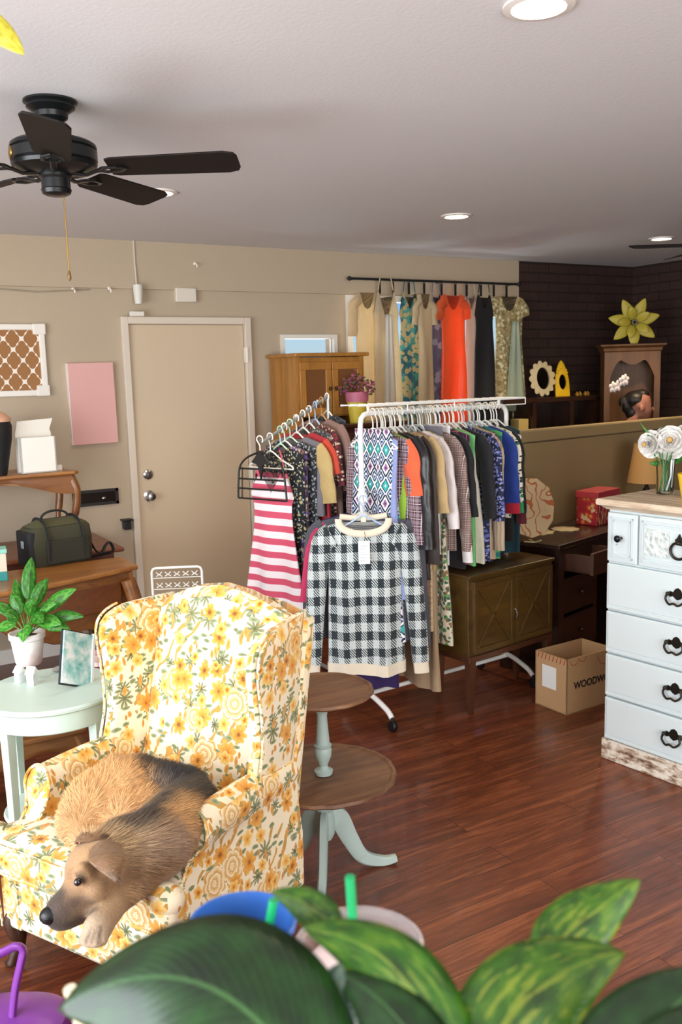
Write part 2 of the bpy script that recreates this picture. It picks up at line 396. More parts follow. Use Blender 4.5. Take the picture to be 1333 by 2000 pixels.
t = thing('wall_art', 'white framed panel with brown quatrefoil lattice pattern on the wall at far left', 'wall art', (1.02, YW, (a.z+b.z)/2-.004)); hz = (a.z-b.z)/2
MB().bx(-.31, .255, -.012, 0, -hz+.03, hz-.03).build('panel', M_QUAT, t, smooth=False)
fm = MB().bx(-.34, .29, -.028, 0, hz-.035, hz).bx(-.34, .29, -.028, 0, -hz, -hz+.035).bx(-.34, -.305, -.028, 0, -hz, hz).bx(.255, .29, -.028, 0, -hz, hz)
for sx, sz in ((1, 1), (1, -1), (-1, 1), (-1, -1)): fm.box((-.025+sx*.285, -.016, sz*(hz-.03)), (.075, .034, .065))
fm.build('frame', plain('E8E2D8', .5), t, smooth=False, bevel=.006)
t = thing('canvas', 'plain pink canvas hanging between the lattice panel and the door', 'canvas', (1.572, YW, 1.565)); t.rotation_euler = (0, R_(-.4), 0)
MB().bx(-.142, .142, -.036, -.001, -.25, .25).build('canvas_face', plain('DCA9A3', .8, bump=.25, bs=300), t, smooth=False, bevel=.003)
MB().bx(-.146, -.142, -.034, 0, -.25, .25).build('canvas_edge', plain('EDE6E0', .8), t, smooth=False)

# ================================================================ ceiling fans
M_FAN = plain('17191A', .32, .25); M_BL = plain('17110E', .6, spec=.25)
def ceiling_fan(loc, rz, label):
    t = thing('ceiling_fan', label, 'ceiling fan', loc, rz, 'black ceiling fans')
    MB().lathe([(.001, 0), (.082, 0), (.082, -.006), (.072, -.012), (.074, -.02), (.052, -.035), (.05, -.05), (.038, -.06), (.03, -.068), (.001, -.068)], seg=36).build('canopy', M_FAN, t)
    MB().lathe([(.012, -.05), (.012, -.13)], seg=14).build('downrod', M_FAN, t)
    MB().lathe([(.001, -.115), (.06, -.117), (.118, -.122), (.13, -.13), (.132, -.14), (.128, -.143), (.132, -.148), (.132, -.178), (.127, -.182), (.131, -.187), (.128, -.198), (.1, -.212), (.055, -.218), (.001, -.22)], seg=44).build('motor', M_FAN, t)
    MB().lathe([(.05, -.205), (.05, -.225), (.044, -.232), (.044, -.26), (.047, -.263), (.043, -.275), (.03, -.281), (.001, -.282)], seg=30).build('switch_housing', M_FAN, t)
    for i in range(5):
        a = i*2*PI/5; M = Matrix.Rotation(a, 4, 'Z')
        b = MB(); b.tube([M @ Vector(v) for v in ((.05, 0, -.214), (.10, .0, -.222), (.13, 0, -.212), (.16, 0, -.207))], [.013, .010, .011, .014], 10, flat=.5)
        for s_ in (-1, 1): b.tube([M @ Vector(v) for v in ((.13, 0, -.211), (.16, s_*.028, -.209), (.20, s_*.026, -.208), (.225, 0, -.207))], [.006, .008, .008, .006], 8, flat=.6)
        b.build('blade_bracket', M_FAN, t)
        pl = [(.17, -.048), (.19, -.056), (.54, -.066), (.572, -.055), (.58, -.035), (.58, .035), (.572, .055), (.54, .066), (.19, .056), (.17, .048)]
        MM = M @ Matrix.Translation((0, 0, -.200)) @ Matrix.Rotation(R_(-14), 4, 'X')
        MB().prism(pl, -.003, .003, MM).build('blade', M_BL, t, smooth=False, bevel=.0015)
    MB().tube([(-.03, .02, -.27), (-.03, .02, -.51)], .0018, 6).build('pull_chain', BRASS, t)
    MB().lathe([(.002, -.505), (.006, -.515), (.007, -.53), (.002, -.538)], c=(-.03, .02, 0), seg=10).build('chain_pull', plain('6E5426', .4), t)
    M = Matrix.Translation((.131*math.cos(-1.3), .131*math.sin(-1.3), -.162)) @ Matrix.Rotation(-1.3, 4, 'Z') @ Matrix.Rotation(R_(90), 4, 'Y')
    MB().lathe([(.02, 0), (.018, .003), (.001, .004)], M=M, seg=18).build('badge', BRASS, t)
    return t
fp = at_z(98, 198, 2.56)
F1 = ceiling_fan((fp.x, fp.y, 2.56), R_(-106), 'black five blade ceiling fan with pull chain at the left of the ceiling')
# ================================================================ floral wing armchair
def floral():
    n = NT('floral_upholstery'); uv = n.tc('UV'); W1 = n.noise(uv, 14, 2)[1]
    uvw = n.vm('ADD', uv, n.vm('SCALE', n.vm('SUBTRACT', W1, (.5, .5, .5))))
    n.t.nodes[-1]  # warp
    for nd in n.t.nodes:
        if nd.type == 'VECT_MATH' and nd.operation == 'SCALE': nd.inputs['Scale'].default_value = .022
    base = n.mix(n.noise(uv, 5, 2)[0], 'F0E6CE', 'EBDAB4')
    # swirling plume strands
    wv = n.wave(n.map(uv, (1, 1, 1), (0, 0, .6)), 7, 7.0, 2, 1.4)
    msk = n.math('GREATER_THAN', n.noise(n.map(uv, (1, 1, 1), loc=(3, 1, 0)), 6.5, 2)[0], .53)
    st = n.math('MULTIPLY', n.math('GREATER_THAN', wv, .80), msk)
    base = n.mix(st, base, n.mix(n.noise(uv, 9)[0], 'D79A38', 'A88A4A'))
    # leaves: stretched cells
    def flower(sc, R, k, cols, loc, petals, stretch=(1, 1, 1), rot=0, rnd=.9, rings=0, gate=0.0):
        nonlocal base
        v = n.map(uvw, stretch, (0, 0, rot), loc)
        vo = n.vor(v, sc, rnd, '2D'); l = n.vm('SUBTRACT', n.vm('SCALE', v), vo[2])
        sc_nd = [x for x in n.t.nodes if x.type == 'VECT_MATH' and x.operation == 'SCALE'][-1]; sc_nd.inputs['Scale'].default_value = 1.0
        X = n.xyz(l); cc = n.xyz(vo[1])
        ang = n.math('ARCTAN2', X[1], X[0]); ang = n.math('ADD', ang, n.math('MULTIPLY', cc[0], 6.28))
        pet = n.math('ABSOLUTE', n.math('COSINE', n.math('MULTIPLY', ang, petals/2)))
        rad = n.math('MULTIPLY', n.math('ADD', 1-k, n.math('MULTIPLY', pet, k)), n.math('MULTIPLY', n.math('ADD', .7, n.math('MULTIPLY', cc[1], .5)), R))
        d = n.math('DIVIDE', vo[0], rad)
        m = n.math('MULTIPLY', n.math('LESS_THAN', d, 1.0), n.math('GREATER_THAN', cc[2], gate))
        if rings:
            q = n.math('FRACT', n.math('ADD', n.math('MULTIPLY', d, rings), n.math('MULTIPLY', pet, .6)))
            c = n.ramp(q, [(.0, cols[0]), (.6, cols[1]), (.95, cols[2])])
        else: c = n.ramp(n.math('ADD', d, n.math('MULTIPLY', n.math('SUBTRACT', cc[1], .5), .35)), [(.1, cols[0]), (.3, cols[1]), (.95, cols[2])])
        base = n.mix(m, base, c)
    flower(11.5, .36, .8, ('4E5634', '6E7248', '8E9068'), (.3, .7, 0), 9, rnd=1, gate=.3)
    flower(19, .30, .2, ('7A8458', '6E7A50', '98A078'), (5.3, .7, 0), 2, (1, 2.2, 1), .6, 1, gate=.45)
    flower(19, .30, .2, ('B9763A', 'C98A3E', 'D9A048'), (2.3, 4.7, 0), 2, (2.2, 1, 1), .3, 1, gate=.6)
    flower(6.2, .36, .35, ('C9903E', 'E8CC94', 'F2E4C2'), (1.7, .2, 0), 7, rnd=.8, rings=3, gate=.35)
    flower(10.5, .36, .38, ('8A5218', 'D58A24', 'E2AC50'), (0, 0, 0), 7, rnd=.95, gate=.38)
    flower(13, .30, .30, ('B9601A', 'DF9C30', 'EFCB7A'), (8.4, 2.2, 0), 5, rnd=1, gate=.45)
    n.bump(n.noise(n.tc(), 500, 2)[0], .15, .001)
    return n.fin(base, .82, sheen=.2)
M_FLO = floral()
CHR = thing('wing_armchair', 'yellow and cream floral upholstered wing armchair with the dog curled on its seat', 'armchair', (.36+.365*math.cos(R_(-62.2)), 2.68+.365*math.sin(R_(-62.2)), 0), R_(-62.2))
def sp(c, e): return math.copysign(abs(c)**e, c)
def slabring(cx, cy, hx, hy, z, n=20, e=.55, rot=0, zf=None):
    out = []
    for i in range(n):
        a = 2*PI*i/n; x = hx*sp(math.cos(a), e); y = hy*sp(math.sin(a), e)
        X = cx + x*math.cos(rot)-y*math.sin(rot); Y = cy + x*math.sin(rot)+y*math.cos(rot)
        out.append(Vector((X, Y, zf(X) if zf else z)))
    return out
# back
R = []
for i in range(25):
    t = i/24; hx = .265+.02*math.sin(t*PI*.9); fade = 1 if t < .9 else math.sqrt(max(0, 1-((t-.9)/.1)**2))
    zt = lambda X, t=t: .34+t*((.955+.085*math.cos(min(1.2, abs(X)/.30)*PI/2*1.1))-.34)
    cy = .515+.165*t+.03*math.sin(PI*t); bul = .058+.02*math.sin(t*PI)
    R.append(slabring(0, cy, hx*(.94+.06*fade), max(.012, bul*(.35+.65*fade)), 0, 28, .6, 0, zt))
MB().rings(R).build('backrest', M_FLO, CHR, autouv=True)
# outside back panel
R = [slabring(0, .55+.165*t, .305+.01*t, .03, 0, 24, .4, 0, lambda X, t=t: .125+t*((.94+.075*math.cos(min(1.1, abs(X)/.33)*PI/2))-.125)) for t in [i/12 for i in range(13)]]
MB().rings(R).build('outside_back', M_FLO, CHR, autouv=True)
# wings
prof = [(.50, .38), (.56, .385), (.64, .395), (.72, .385), (.80, .365), (.86, .35), (.90, .35), (.93, .36), (.952, .385), (.966, .42), (.972, .45)]
for s in (-1, 1):
    R = []; edge = []
    for z, yf in prof:
        yf += (.075 if s < 0 else .02)*min(1, max(0, (z-.5)/.35))
        yb = .585+.165*(z-.34)/.65; t = (z-.5)/.47; hy = (yb-yf)/2; sl = .05+.045*t
        cx = s*(.285+.012*t); rot = s*R_(5+5*t) ; thk = .030 if z < .94 else .030*max(.35, (1-(z-.94)/.05))
        ring = slabring(cx+s*math.sin(0)*0, (yf+yb)/2, thk, hy, z, 22, .7, rot*1.0); R.append(ring)
        edge.append(Vector((cx + s*.028 + math.sin(abs(rot))*s*hy*.9, (yf+yb)/2-hy*.93, z)))
    MB().rings(R).build('wing', M_FLO, CHR, autouv=True)
    MB().tube(catmull(edge, 3), .0045, 8).build('piping', M_FLO, CHR, autouv=True)
# arms and sides
def yfr(z): return -.01 if z < .36 else (-.01+.155*((z-.36)/.13)**.7 if z < .49 else .145)
for s in (-1, 1):
    sec = [(.33, .125), (.332, .30), (.318, .42), (.32, .455), (.345, .485), (.355, .515), (.342, .548), (.31, .568), (.275, .558), (.252, .53), (.248, .48), (.25, .40), (.252, .30), (.252, .125)]
    R = []
    for i in range(13):
        t = i/12; ring = []
        for x, z in sec:
            y0 = yfr(z)-.02*math.sin(max(0, min(1, (z-.4)/.17))*PI)
            yy = y0+t*(.60-y0); dz = -.02*t if z > .46 else 0; dx = -.028*t if z > .46 else 0
            ring.append(Vector((s*(x+dx*(1 if x > .29 else -.2)), yy, z+dz+(.012*math.sin(t*PI) if z > .5 else 0))))
        R.append(ring)
    a = MB().rings(R).build('arm', M_FLO, CHR, autouv=True, bevel=.012)
    MB().tube(catmull([R[0][k]+Vector((0, -.004, 0)) for k in range(0, 13)], 4), .0045, 8).build('piping', M_FLO, a, autouv=True)
    MB().ell((s*.328, -.012, .405), (.05, .045, .042)).ell((s*.330, -.022, .372), (.038, .03, .045)).build('arm_scroll', M_FLO, a, autouv=True)
# seat rail, cushion
MB().box((0, .27, .2175), (.65, .56, .185)).build('seat_rail', M_FLO, CHR, autouv=True, bevel=.015)
def cush(t):  # T shaped outline
    pts = [(-.335, -.045), (.335, -.045), (.345, -.02), (.345, .035), (.33, .055), (.27, .065), (.262, .09), (.26, .44), (.24, .46), (-.24, .46), (-.26, .44), (-.262, .09), (-.27, .065), (-.33, .055), (-.345, .035), (-.345, -.02)]
    return [(x, y) for x, y in pts]
R = []; O0 = cush(0)
O1 = []
for i in range(len(O0)):
    a = Vector(O0[i]); b = Vector(O0[(i+1) % len(O0)]); k = max(1, int((b-a).length/.05))
    for j in range(k): O1.append(a+(b-a)*(j/k))
for z, sh in ((.300, .03), (.305, .012), (.325, .0), (.36, -.006), (.40, .0), (.42, .012), (.428, .035), (.434, .09)):
    R.append([Vector((p.x*(1-sh/.34), .2+(p.y-.2)*(1-sh/.25), z)) for p in O1])
cu = MB().rings(R).build('seat_cushion', M_FLO, CHR, autouv=True)
for z in (.322, .408): MB().tube([Vector((p.x*1.003, .2+(p.y-.2)*1.003, z)) for p in O1], .0045, 6, closed=True).build('piping', M_FLO, cu, autouv=True)
M_DW = wood('2A170E', '4A2A18', 'Z')
for s in (-1, 1):
    MB().tube(catmull([(s*.30, .035, .17), (s*.315, .01, .13), (s*.305, .02, .07), (s*.31, .0, .02), (s*.315, -.008, .0)], 4), [.03]*4+[.028]*4+[.02]*4+[.017]*4+[.022], 10).build('leg', M_DW, CHR)
    MB().tube([(s*.25, .48, .14), (s*.252, .50, .07), (s*.255, .52, 0)], [.022, .018, .016], 10).build('leg', M_DW, CHR)
    pr = [(.011, 0), (.012, .05), (.018, .09), (.012, .11), (.02, .16), (.022, .25), (.02, .33), (.012, .38), (.018, .40), (.012, .44), (.011, .5)]
    MB().lathe(pr, M=Matrix.Translation((s*.30, .03, .10)) @ Matrix.Rotation(R_(-90), 4, 'X'), seg=12).build('stretcher', M_DW, CHR)
MB().tube([(-.30, .27, .10), (-.1, .27, .10), (.1, .27, .10), (.3, .27, .10)], [.011, .018, .018, .011], 12).build('stretcher', M_DW, CHR)

# ================================================================ the dog
def evalmesh(o):
    dg = bpy.context.evaluated_depsgraph_get(); dg.update(); me = bpy.data.meshes.new_from_object(o.evaluated_get(dg)); return me
def remeshed(mb, name, vox, smooth=6):
    o = mb.build(name, None); d = o.modifiers.new('r', 'REMESH'); d.mode = 'VOXEL'; d.voxel_size = vox
    s_ = o.modifiers.new('s', 'SMOOTH'); s_.iterations = smooth; s_.factor = .6
    me = evalmesh(o); old = o.data; o.modifiers.clear(); o.data = me; bpy.data.meshes.remove(old)
    for p in me.polygons: p.use_smooth = True
    return o
def chain(mb, pts, step=.35):
    P = [(at_z(a, b, z), r) for a, b, z, r in pts]
    for i in range(len(P)-1):
        (p, r), (q, s_) = P[i], P[i+1]; k = max(2, int((q-p).length/(min(r, s_)*step)))
        for j in range(k+1):
            t = j/k; c = p.lerp(q, t); rr = r+(s_-r)*t; mb.ell(c, (rr, rr, rr), u=14, v=10)
D = MB(); A3_ = lambda x, y, z: at_z(x, y, z)
chain(D, [(150, 1606, .485, .055), (190, 1572, .505, .095), (235, 1548, .52, .10), (268, 1535, .515, .092)])
chain(D, [(200, 1600, .48, .06), (250, 1590, .49, .075), (290, 1580, .49, .075)])
chain(D, [(140, 1590, .49, .04), (175, 1545, .51, .05), (225, 1512, .53, .055)])       # haunch
chain(D, [(262, 1545, .50, .082), (310, 1540, .515, .082), (360, 1550, .515, .078), (380, 1572, .505, .072)])    # loin
chain(D, [(370, 1572, .51, .078), (335, 1615, .52, .093), (300, 1650, .515, .097), (275, 1672, .505, .082)])    # ribs and shoulder
chain(D, [(285, 1655, .52, .092), (240, 1665, .52, .088), (208, 1688, .52, .082), (190, 1700, .515, .080)])    # neck, skull
chain(D, [(188, 1700, .515, .072), (170, 1733, .497, .058), (148, 1758, .48, .046), (128, 1777, .467, .046), (121, 1782, .464, .042)])  # muzzle
chain(D, [(190, 1740, .465, .05), (160, 1775, .455, .034), (140, 1790, .45, .026)])                         # jaw
chain(D, [(290, 1700, .46, .055), (255, 1730, .455, .044), (224, 1760, .455, .038), (202, 1795, .450, .034), (190, 1814, .445, .036)])   # foreleg
for dx, dy in ((-13, 4), (-4, 9), (6, 9), (15, 4)): chain(D, [(188+dx*.9, 1812+dy, .447, .015), (180+dx*1.45, 1834+dy, .434, .0125)])
chain(D, [(140, 1612, .47, .040), (170, 1640, .46, .04), (215, 1660, .46, .05)])   # hind foot tucked by the chest
for a_ in ((168, 1712, .545, .022), (140, 1712, .535, .018), (188, 1738, .510, .030), (160, 1700, .56, .02)): c_ = A3_(*a_[:3]); D.ell(c_, (a_[3],)*3)
dog = remeshed(D, 'dog', .0062, 8)
tagp(dog, 'tan and black shepherd mix dog curled up in the floral armchair', 'dog')
# ears, as flaps folded forward
A3 = lambda x, y, z: at_z(x, y, z)
DB = [  # colour anchors: place, reach, colour
    (A3(200, 1560, .56), .15, 'D9A468'), (A3(245, 1535, .57), .10, 'DDAA70'), (A3(160, 1605, .52), .09, 'D2A06A'), (A3(180, 1640, .5), .08, 'C9A579'),
    (A3(290, 1490, .60), .06, '15181D'), (A3(325, 1500, .60), .10, '111419'), (A3(365, 1505, .60), .10, '111318'), (A3(400, 1540, .58), .095, '151516'), (A3(330, 1528, .60), .05, '201C1A'), (A3(355, 1540, .60), .03, '1C1816'),
    (A3(305, 1555, .62), .05, '3A3028'), (A3(280, 1580, .615), .05, '2C2520'), (A3(262, 1600, .61), .045, '3A3028'), (A3(240, 1615, .60), .04, '5A4838'), (A3(325, 1535, .61), .035, '302822'),
    (A3(350, 1575, .61), .075, 'C99A63'), (A3(385, 1580, .56), .06, 'B98A56'), (A3(320, 1625, .61), .08, 'A58463'), (A3(345, 1650, .56), .09, '9E8068'), (A3(285, 1650, .60), .06, '7F6A52'),
    (A3(310, 1700, .52), .08, '8B6B4C'), (A3(255, 1690, .57), .06, '9A754A'), (A3(270, 1720, .5), .06, '7D5C3C'), (A3(225, 1645, .59), .05, 'B0936B'),
    (A3(170, 1680, .58), .06, 'C49A6C'), (A3(150, 1715, .55), .05, 'B48A60'), (A3(205, 1735, .52), .05, 'B58D64'), (A3(185, 1720, .55), .04, 'B58E66'),
    (A3(140, 1738, .53), .022, '5A463A'), (A3(150, 1752, .51), .026, '554238'), (A3(168, 1765, .49), .022, '7A6048'), (A3(128, 1765, .49), .034, '3D332F'), (A3(110, 1782, .47), .034, '211D1E'), (A3(150, 1788, .46), .026, '3A302C'), (A3(132, 1795, .45), .025, '2A2425'),
    (A3(215, 1770, .48), .05, 'C6A47E'), (A3(185, 1815, .46), .05, 'CDB294'), (A3(255, 1735, .48), .05, 'B08C66')]
DB = [(p, r, srgb(c)) for p, r, c in DB]
LN_ = [A3(*q) for q in ((120, 1800, .452), (135, 1806, .452), (155, 1800, .458), (172, 1788, .468), (184, 1772, .485))]
EYP = A3(152, 1722, .55)
SEGS = [(LN_[i], LN_[i+1], .016) for i in range(4)]+[(A3(x0, 1812, .462), A3(x1, 1840, .44), .008) for x0, x1 in ((180, 169), (188, 180), (196, 192))]+[(A3(182, 1664, .57), A3(196, 1712, .555), .012)]  # mouth line, plus shade between toes and beside the ear painted into the coat
def dcol(p):
    q = p + Vector(mnoise.noise_vector(p*22))*.018; ws = 0; c = [0, 0, 0]
    for a, r, k in DB:
        d = (q-a).length/r; w = 1/(d**4+.02); ws += w
        for i in range(3): c[i] += w*k[i]
    c = [x/ws for x in c]
    dk = 1.0
    for a, b, wd in SEGS:
        t = max(0, min(1, (p-a).dot(b-a)/(b-a).length_squared)); dd = (p-a.lerp(b, t)).length
        if dd < wd: dk = min(dk, .12+.88*dd/wd)
    de = (p-EYP).length
    if de < .026: dk = min(dk, .08 if de < .013 else .08+.92*(de-.013)/.013)
    return [x*dk for x in c]
def paint(me, fn):
    at = me.color_attributes.new('coat', 'FLOAT_COLOR', 'POINT')
    for i, v in enumerate(me.vertices): c = fn(v.co); at.data[i].color = (c[0], c[1], c[2], 1)
paint(dog.data, dcol)
n = NT('dog_coat'); a = n.n('VertexColor'); a.layer_name = 'coat'
n.bump(n.noise(n.map(n.tc(), (1, 1, 1)), 160, 3, .6)[0], .5, .004)
M_DOG = n.fin(n.mix(n.math('MULTIPLY', n.noise(n.tc(), 220, 3)[0], .5), a.outputs[0], '4A3524'), .75, sheen=.15)
dog.data.materials.append(M_DOG)
n = NT('dog_fur'); a = n.n('VertexColor'); a.layer_name = 'coat'; M_FUR = n.fin(a.outputs[0], .6, sheen=.1)
EARS = []
def ear(pts, name='ear'):
    m_ = MB(); P = [A3(*p) for p in pts]  # base left, base right, fold left, fold right, tip
    def fn(u, v):
        b = P[0].lerp(P[1], u); f = P[2].lerp(P[3], u); t = P[4]
        q = b.lerp(f, v*2) if v < .5 else f.lerp(t, (v-.5)*2)
        q = q + Vector((0, 0, .018*math.sin(PI*u)*(1-v*.6))) + Vector((-.01, -.01, 0))*math.sin(PI*v)
        return q
    m_.grid(fn, 8, 12); o = m_.build(name, M_FUR, dog, thick=.007, sub=1)
    paint(o.data, lambda p: [x*(.5 if (p-P[4]).length < .03 else .85) for x in srgb('8E6C4C')[:3]]); EARS.append((o, P[4]))
ear([(174, 1664, .578), (232, 1644, .578), (180, 1678, .598), (250, 1668, .592), (230, 1726, .570)])
ear([(150, 1650, .575), (176, 1640, .575), (152, 1640, .595), (182, 1632, .600), (205, 1640, .595)])
# fur: single blades following the lie of the coat
random.seed(5)
FV = []; FF = []; FC = []
headp = A3(180, 1715, .52); nose_p = A3(110, 1784, .46); maneP = A3(290, 1640, .6); legp = A3(195, 1800, .45)
def grow(me, N, earf=None):
  global FV, FF, FC
  tri = [(p.vertices[0], p.vertices[1], p.vertices[2], p.vertices[-1], p.area, p.center.copy(), p.normal.copy()) for p in me.polygons]
  tot = sum(t[4] for t in tri)
  for a_, b_, c_, d_, ar, cen, nr in tri:
      if nr.z < -.35: continue
      k = ar/tot*N; k = int(k)+(random.random() < k-int(k))
      hd = (cen-headp).length; short = .55 if earf else .32 if (hd < .085 or (cen-nose_p).length < .10 or (cen-legp).length < .085) else 1.0
      for _ in range(k):
          u, v = random.random(), random.random(); p0 = me.vertices[a_].co; p = p0.lerp(me.vertices[b_].co, u).lerp(me.vertices[d_].co.lerp(me.vertices[c_].co, u), v)
          fl = (cen-nose_p).normalized() + Vector((0, 0, -.55)) + Vector(mnoise.noise_vector(cen*7))*.28
          fl = fl - nr*fl.dot(nr); fl.normalize(); mane = 1+1.1*max(0, 1-(cen-maneP).length/.16); L = (.022+.018*random.random())*short*(mane if short == 1 else 1)
          dr = (fl+nr*(.28+.25*random.random())+Vector((random.uniform(-.2, .2), random.uniform(-.2, .2), random.uniform(-.2, .2)))).normalized()
          sd = dr.cross(nr).normalized()*.0010*(1.2 if short == 1 else .8); i = len(FV)
          p = p - nr*.002
          FV += [p-sd, p+sd, p+dr*L+nr*(-.25*L)]; FF.append((i, i+1, i+2))
          c = dcol(cen + fl*-.01) if earf is None else earf(cen); f = random.uniform(.5, 1.3); c = [x*f for x in c]; FC += [c, c, [x*1.12 for x in c]]
grow(dog.data, 66000)
for e_o, tipv in EARS: grow(evalmesh(e_o), 2600, (lambda cen, tipv=tipv: [x*(.40 if (cen-tipv).length < .022 else .9) for x in srgb('96704C')[:3]]))
fm = bpy.data.meshes.new('fur'); fm.from_pydata(FV, [], FF)
at = fm.color_attributes.new('coat', 'FLOAT_COLOR', 'POINT')
for i, c in enumerate(FC): at.data[i].color = (c[0], c[1], c[2], 1)
fm.materials.append(M_FUR); fo = bpy.data.objects.new('fur', fm); COL.objects.link(fo); fo.parent = dog
e_ = A3(152, 1722, .548)
MB().ell(EYP+Vector((0, 0, -.001)), (.0095, .0095, .0095)).build('eye', plain('0B0B12', .08, coat=1.0), dog)
MB().ell(A3(99, 1787, .470), (.026, .024, .021)).build('nose', plain('141416', .3, bump=.3, bs=300), dog)
# ================================================================ furniture
def wob_pie(n_, a_): return lambda a: 1 + a_*(abs(math.sin(a*n_/2))-.5)
M_MINT = plain('C9DCD0', .45, bump=.05, var=.03); M_SAGE = plain('AFC2BA', .5)
M_WAL = wood('523222', '86603F', 'X', 1.4, .55, 0)
# ---- two tier pie crust table
TT = thing('tiered_table', 'two tier round side table with brown scalloped tops on a pale green tripod pedestal', 'side table', (1.405, 2.545, 0))
MB().lathe([(.001, .648), (.168, .648), (.176, .655), (.174, .664), (.165, .664), (.160, .659), (.001, .659)], seg=96, wob=wob_pie(14, .02)).build('upper_tier', M_WAL, TT)
MB().lathe([(.001, .352), (.236, .352), (.246, .36), (.243, .37), (.233, .37), (.227, .364), (.001, .364)], seg=120, wob=wob_pie(18, .018)).build('lower_tier', M_WAL, TT)
MB().lathe([(.020, .364), (.030, .366), (.032, .378), (.018, .386), (.014, .395), (.020, .41), (.028, .43), (.030, .452), (.026, .46), (.031, .468), (.024, .474), (.022, .50), (.017, .57), (.020, .585), (.025, .59), (.019, .596), (.016, .62), (.024, .64), (.024, .648)], seg=28).build('upper_column', M_SAGE, TT)
MB().lathe([(.022, .13), (.032, .15), (.034, .20), (.030, .235), (.038, .245), (.028, .255), (.024, .262), (.036, .285), (.040, .31), (.034, .335), (.026, .345), (.026, .352)], seg=28).build('lower_column', M_SAGE, TT)
for a, L in ((R_(122), .235), (R_(-18), .25), (R_(-126), .235)):
    prof = catmull([(.02, 0, .205), (.05, 0, .195), (.085, 0, .12), (.13, 0, .045), (L-.05, 0, .018), (L, 0, .022)], 6)
    hw = .015; R = []
    for i, p in enumerate(prof):
        t = i/(len(prof)-1); th = .03*(1-t)+.011; d = (prof[min(i+1, len(prof)-1)]-prof[max(i-1, 0)]).normalized(); nz = Vector((-d.z, 0, d.x))
        ww = hw*(1-.1*t); R.append([p+nz*th+Vector((0, ww*.6, 0)), p+nz*th*.7+Vector((0, ww, 0)), p-nz*th*.7+Vector((0, ww, 0)), p-nz*th+Vector((0, ww*.6, 0)), p-nz*th+Vector((0, -ww*.6, 0)), p-nz*th*.7-Vector((0, ww, 0)), p+nz*th*.7-Vector((0, ww, 0)), p+nz*th-Vector((0, ww*.6, 0))])
    M = Matrix.Rotation(a, 4, 'Z'); R = [[M @ v for v in r] for r in R]
    for r in R:
        for v in r: v.z = max(v.z, 0)
    MB().rings(R).build('leg', M_SAGE, TT)

# ---- mint side table
ST = thing('round_side_table', 'pale mint round side table with square tapered legs, left of the floral armchair', 'side table', (.675, 3.215, 0))
MB().lathe([(.001, .60), (.235, .60), (.243, .606), (.245, .615), (.238, .622), (.001, .622)], seg=64).build('tabletop', M_MINT, ST)
MB().lathe([(.225, .60), (.225, .535), (.218, .53), (.21, .535), (.21, .60)], seg=64, caps=False).build('apron', M_MINT, ST)
for k in range(4):
    a = R_(-150+90*k); c = Vector((.205*math.cos(a), .205*math.sin(a), 0)); R = []
    for z, h in ((.60, .019), (.53, .019), (.50, .018), (.0, .011)):
        R.append([c+Matrix.Rotation(a, 3, 'Z') @ Vector((x*h, y*h, 0))+Vector((0, 0, z)) for x, y in ((-1, -1), (1, -1), (1, 1), (-1, 1))])
    MB().rings(R).build('leg', M_MINT, ST, smooth=False, bevel=.002)
MB().lathe([(.001, .17), (.19, .17), (.195, .178), (.19, .186), (.001, .186)], seg=48).build('lower_shelf', M_MINT, ST)

# ---- tall white dresser
n = NT('distressed_white'); P = n.tc(); v = n.map(P, (1, 1, 1))
f = n.noise(v, 9, 6, .7)[0]; g = n.noise(n.map(P, (.6, 1, 3)), 30, 3)[0]
c = n.mix(n.math('GREATER_THAN', n.math('ADD', n.math('MULTIPLY', f, .7), n.math('MULTIPLY', g, .3)), .66), 'C9D4D6', '8E9892')
n.bump(f, .05, .002); M_DRS = n.fin(c, .42)
n = NT('worn_whitewash'); P = n.tc(); f = n.noise(n.map(P, (.8, 1, 2)), 14, 6, .7)[0]
M_WORN = n.fin(n.ramp(f, [(.38, '5B4030'), (.47, 'A48D78'), (.56, 'DCD3C4')]), .6)
n = NT('limed_top'); P = n.tc(); f = n.noise(n.map(P, (.3, 2, 1)), 18, 5, .65)[0]
M_LTOP = n.fin(n.ramp(f, [(.35, 'B39A80'), (.6, 'D9C7B0')]), .5)
n = NT('carved'); P = n.tc(); vv = n.vor(n.vm('ADD', P, n.vm('MULTIPLY', n.noise(P, 30, 2)[1], (.02, .02, .02))), 55, 1)[0]
n.bump(vv, .8, .008); M_CARV = n.fin(n.mix(vv, 'A9B4B2', 'E2EAE8'), .5)
DR = thing('tall_dresser', 'tall white painted chest of drawers with dark bail handles and limed wooden top', 'dresser', (2.892, 2.684, 0), math.atan2(-.992, .124))
DWD, DDP = 1.0, .40
body = MB().bx(.0, DWD, .012, DDP, .10, 1.11)
body.build('case', M_DRS, DR, smooth=False, bevel=.004)
MB().bx(-.012, DWD+.012, -.004, DDP+.01, 0, .095).build('plinth', M_WORN, DR, smooth=False, bevel=.006)
tp = MB(); tp.rings([[Vector((x, y, z)) for x, y in ((-e, -e), (DWD+e, -e), (DWD+e, DDP+.01), (-e, DDP+.01))] for e, z in ((.004, 1.11), (.012, 1.118), (.024, 1.126), (.034, 1.13), (.036, 1.14), (.034, 1.152), (.03, 1.155))])
tp.build('top', M_LTOP, DR, smooth=False)
M_PULL = plain('2C2722', .35, .6)
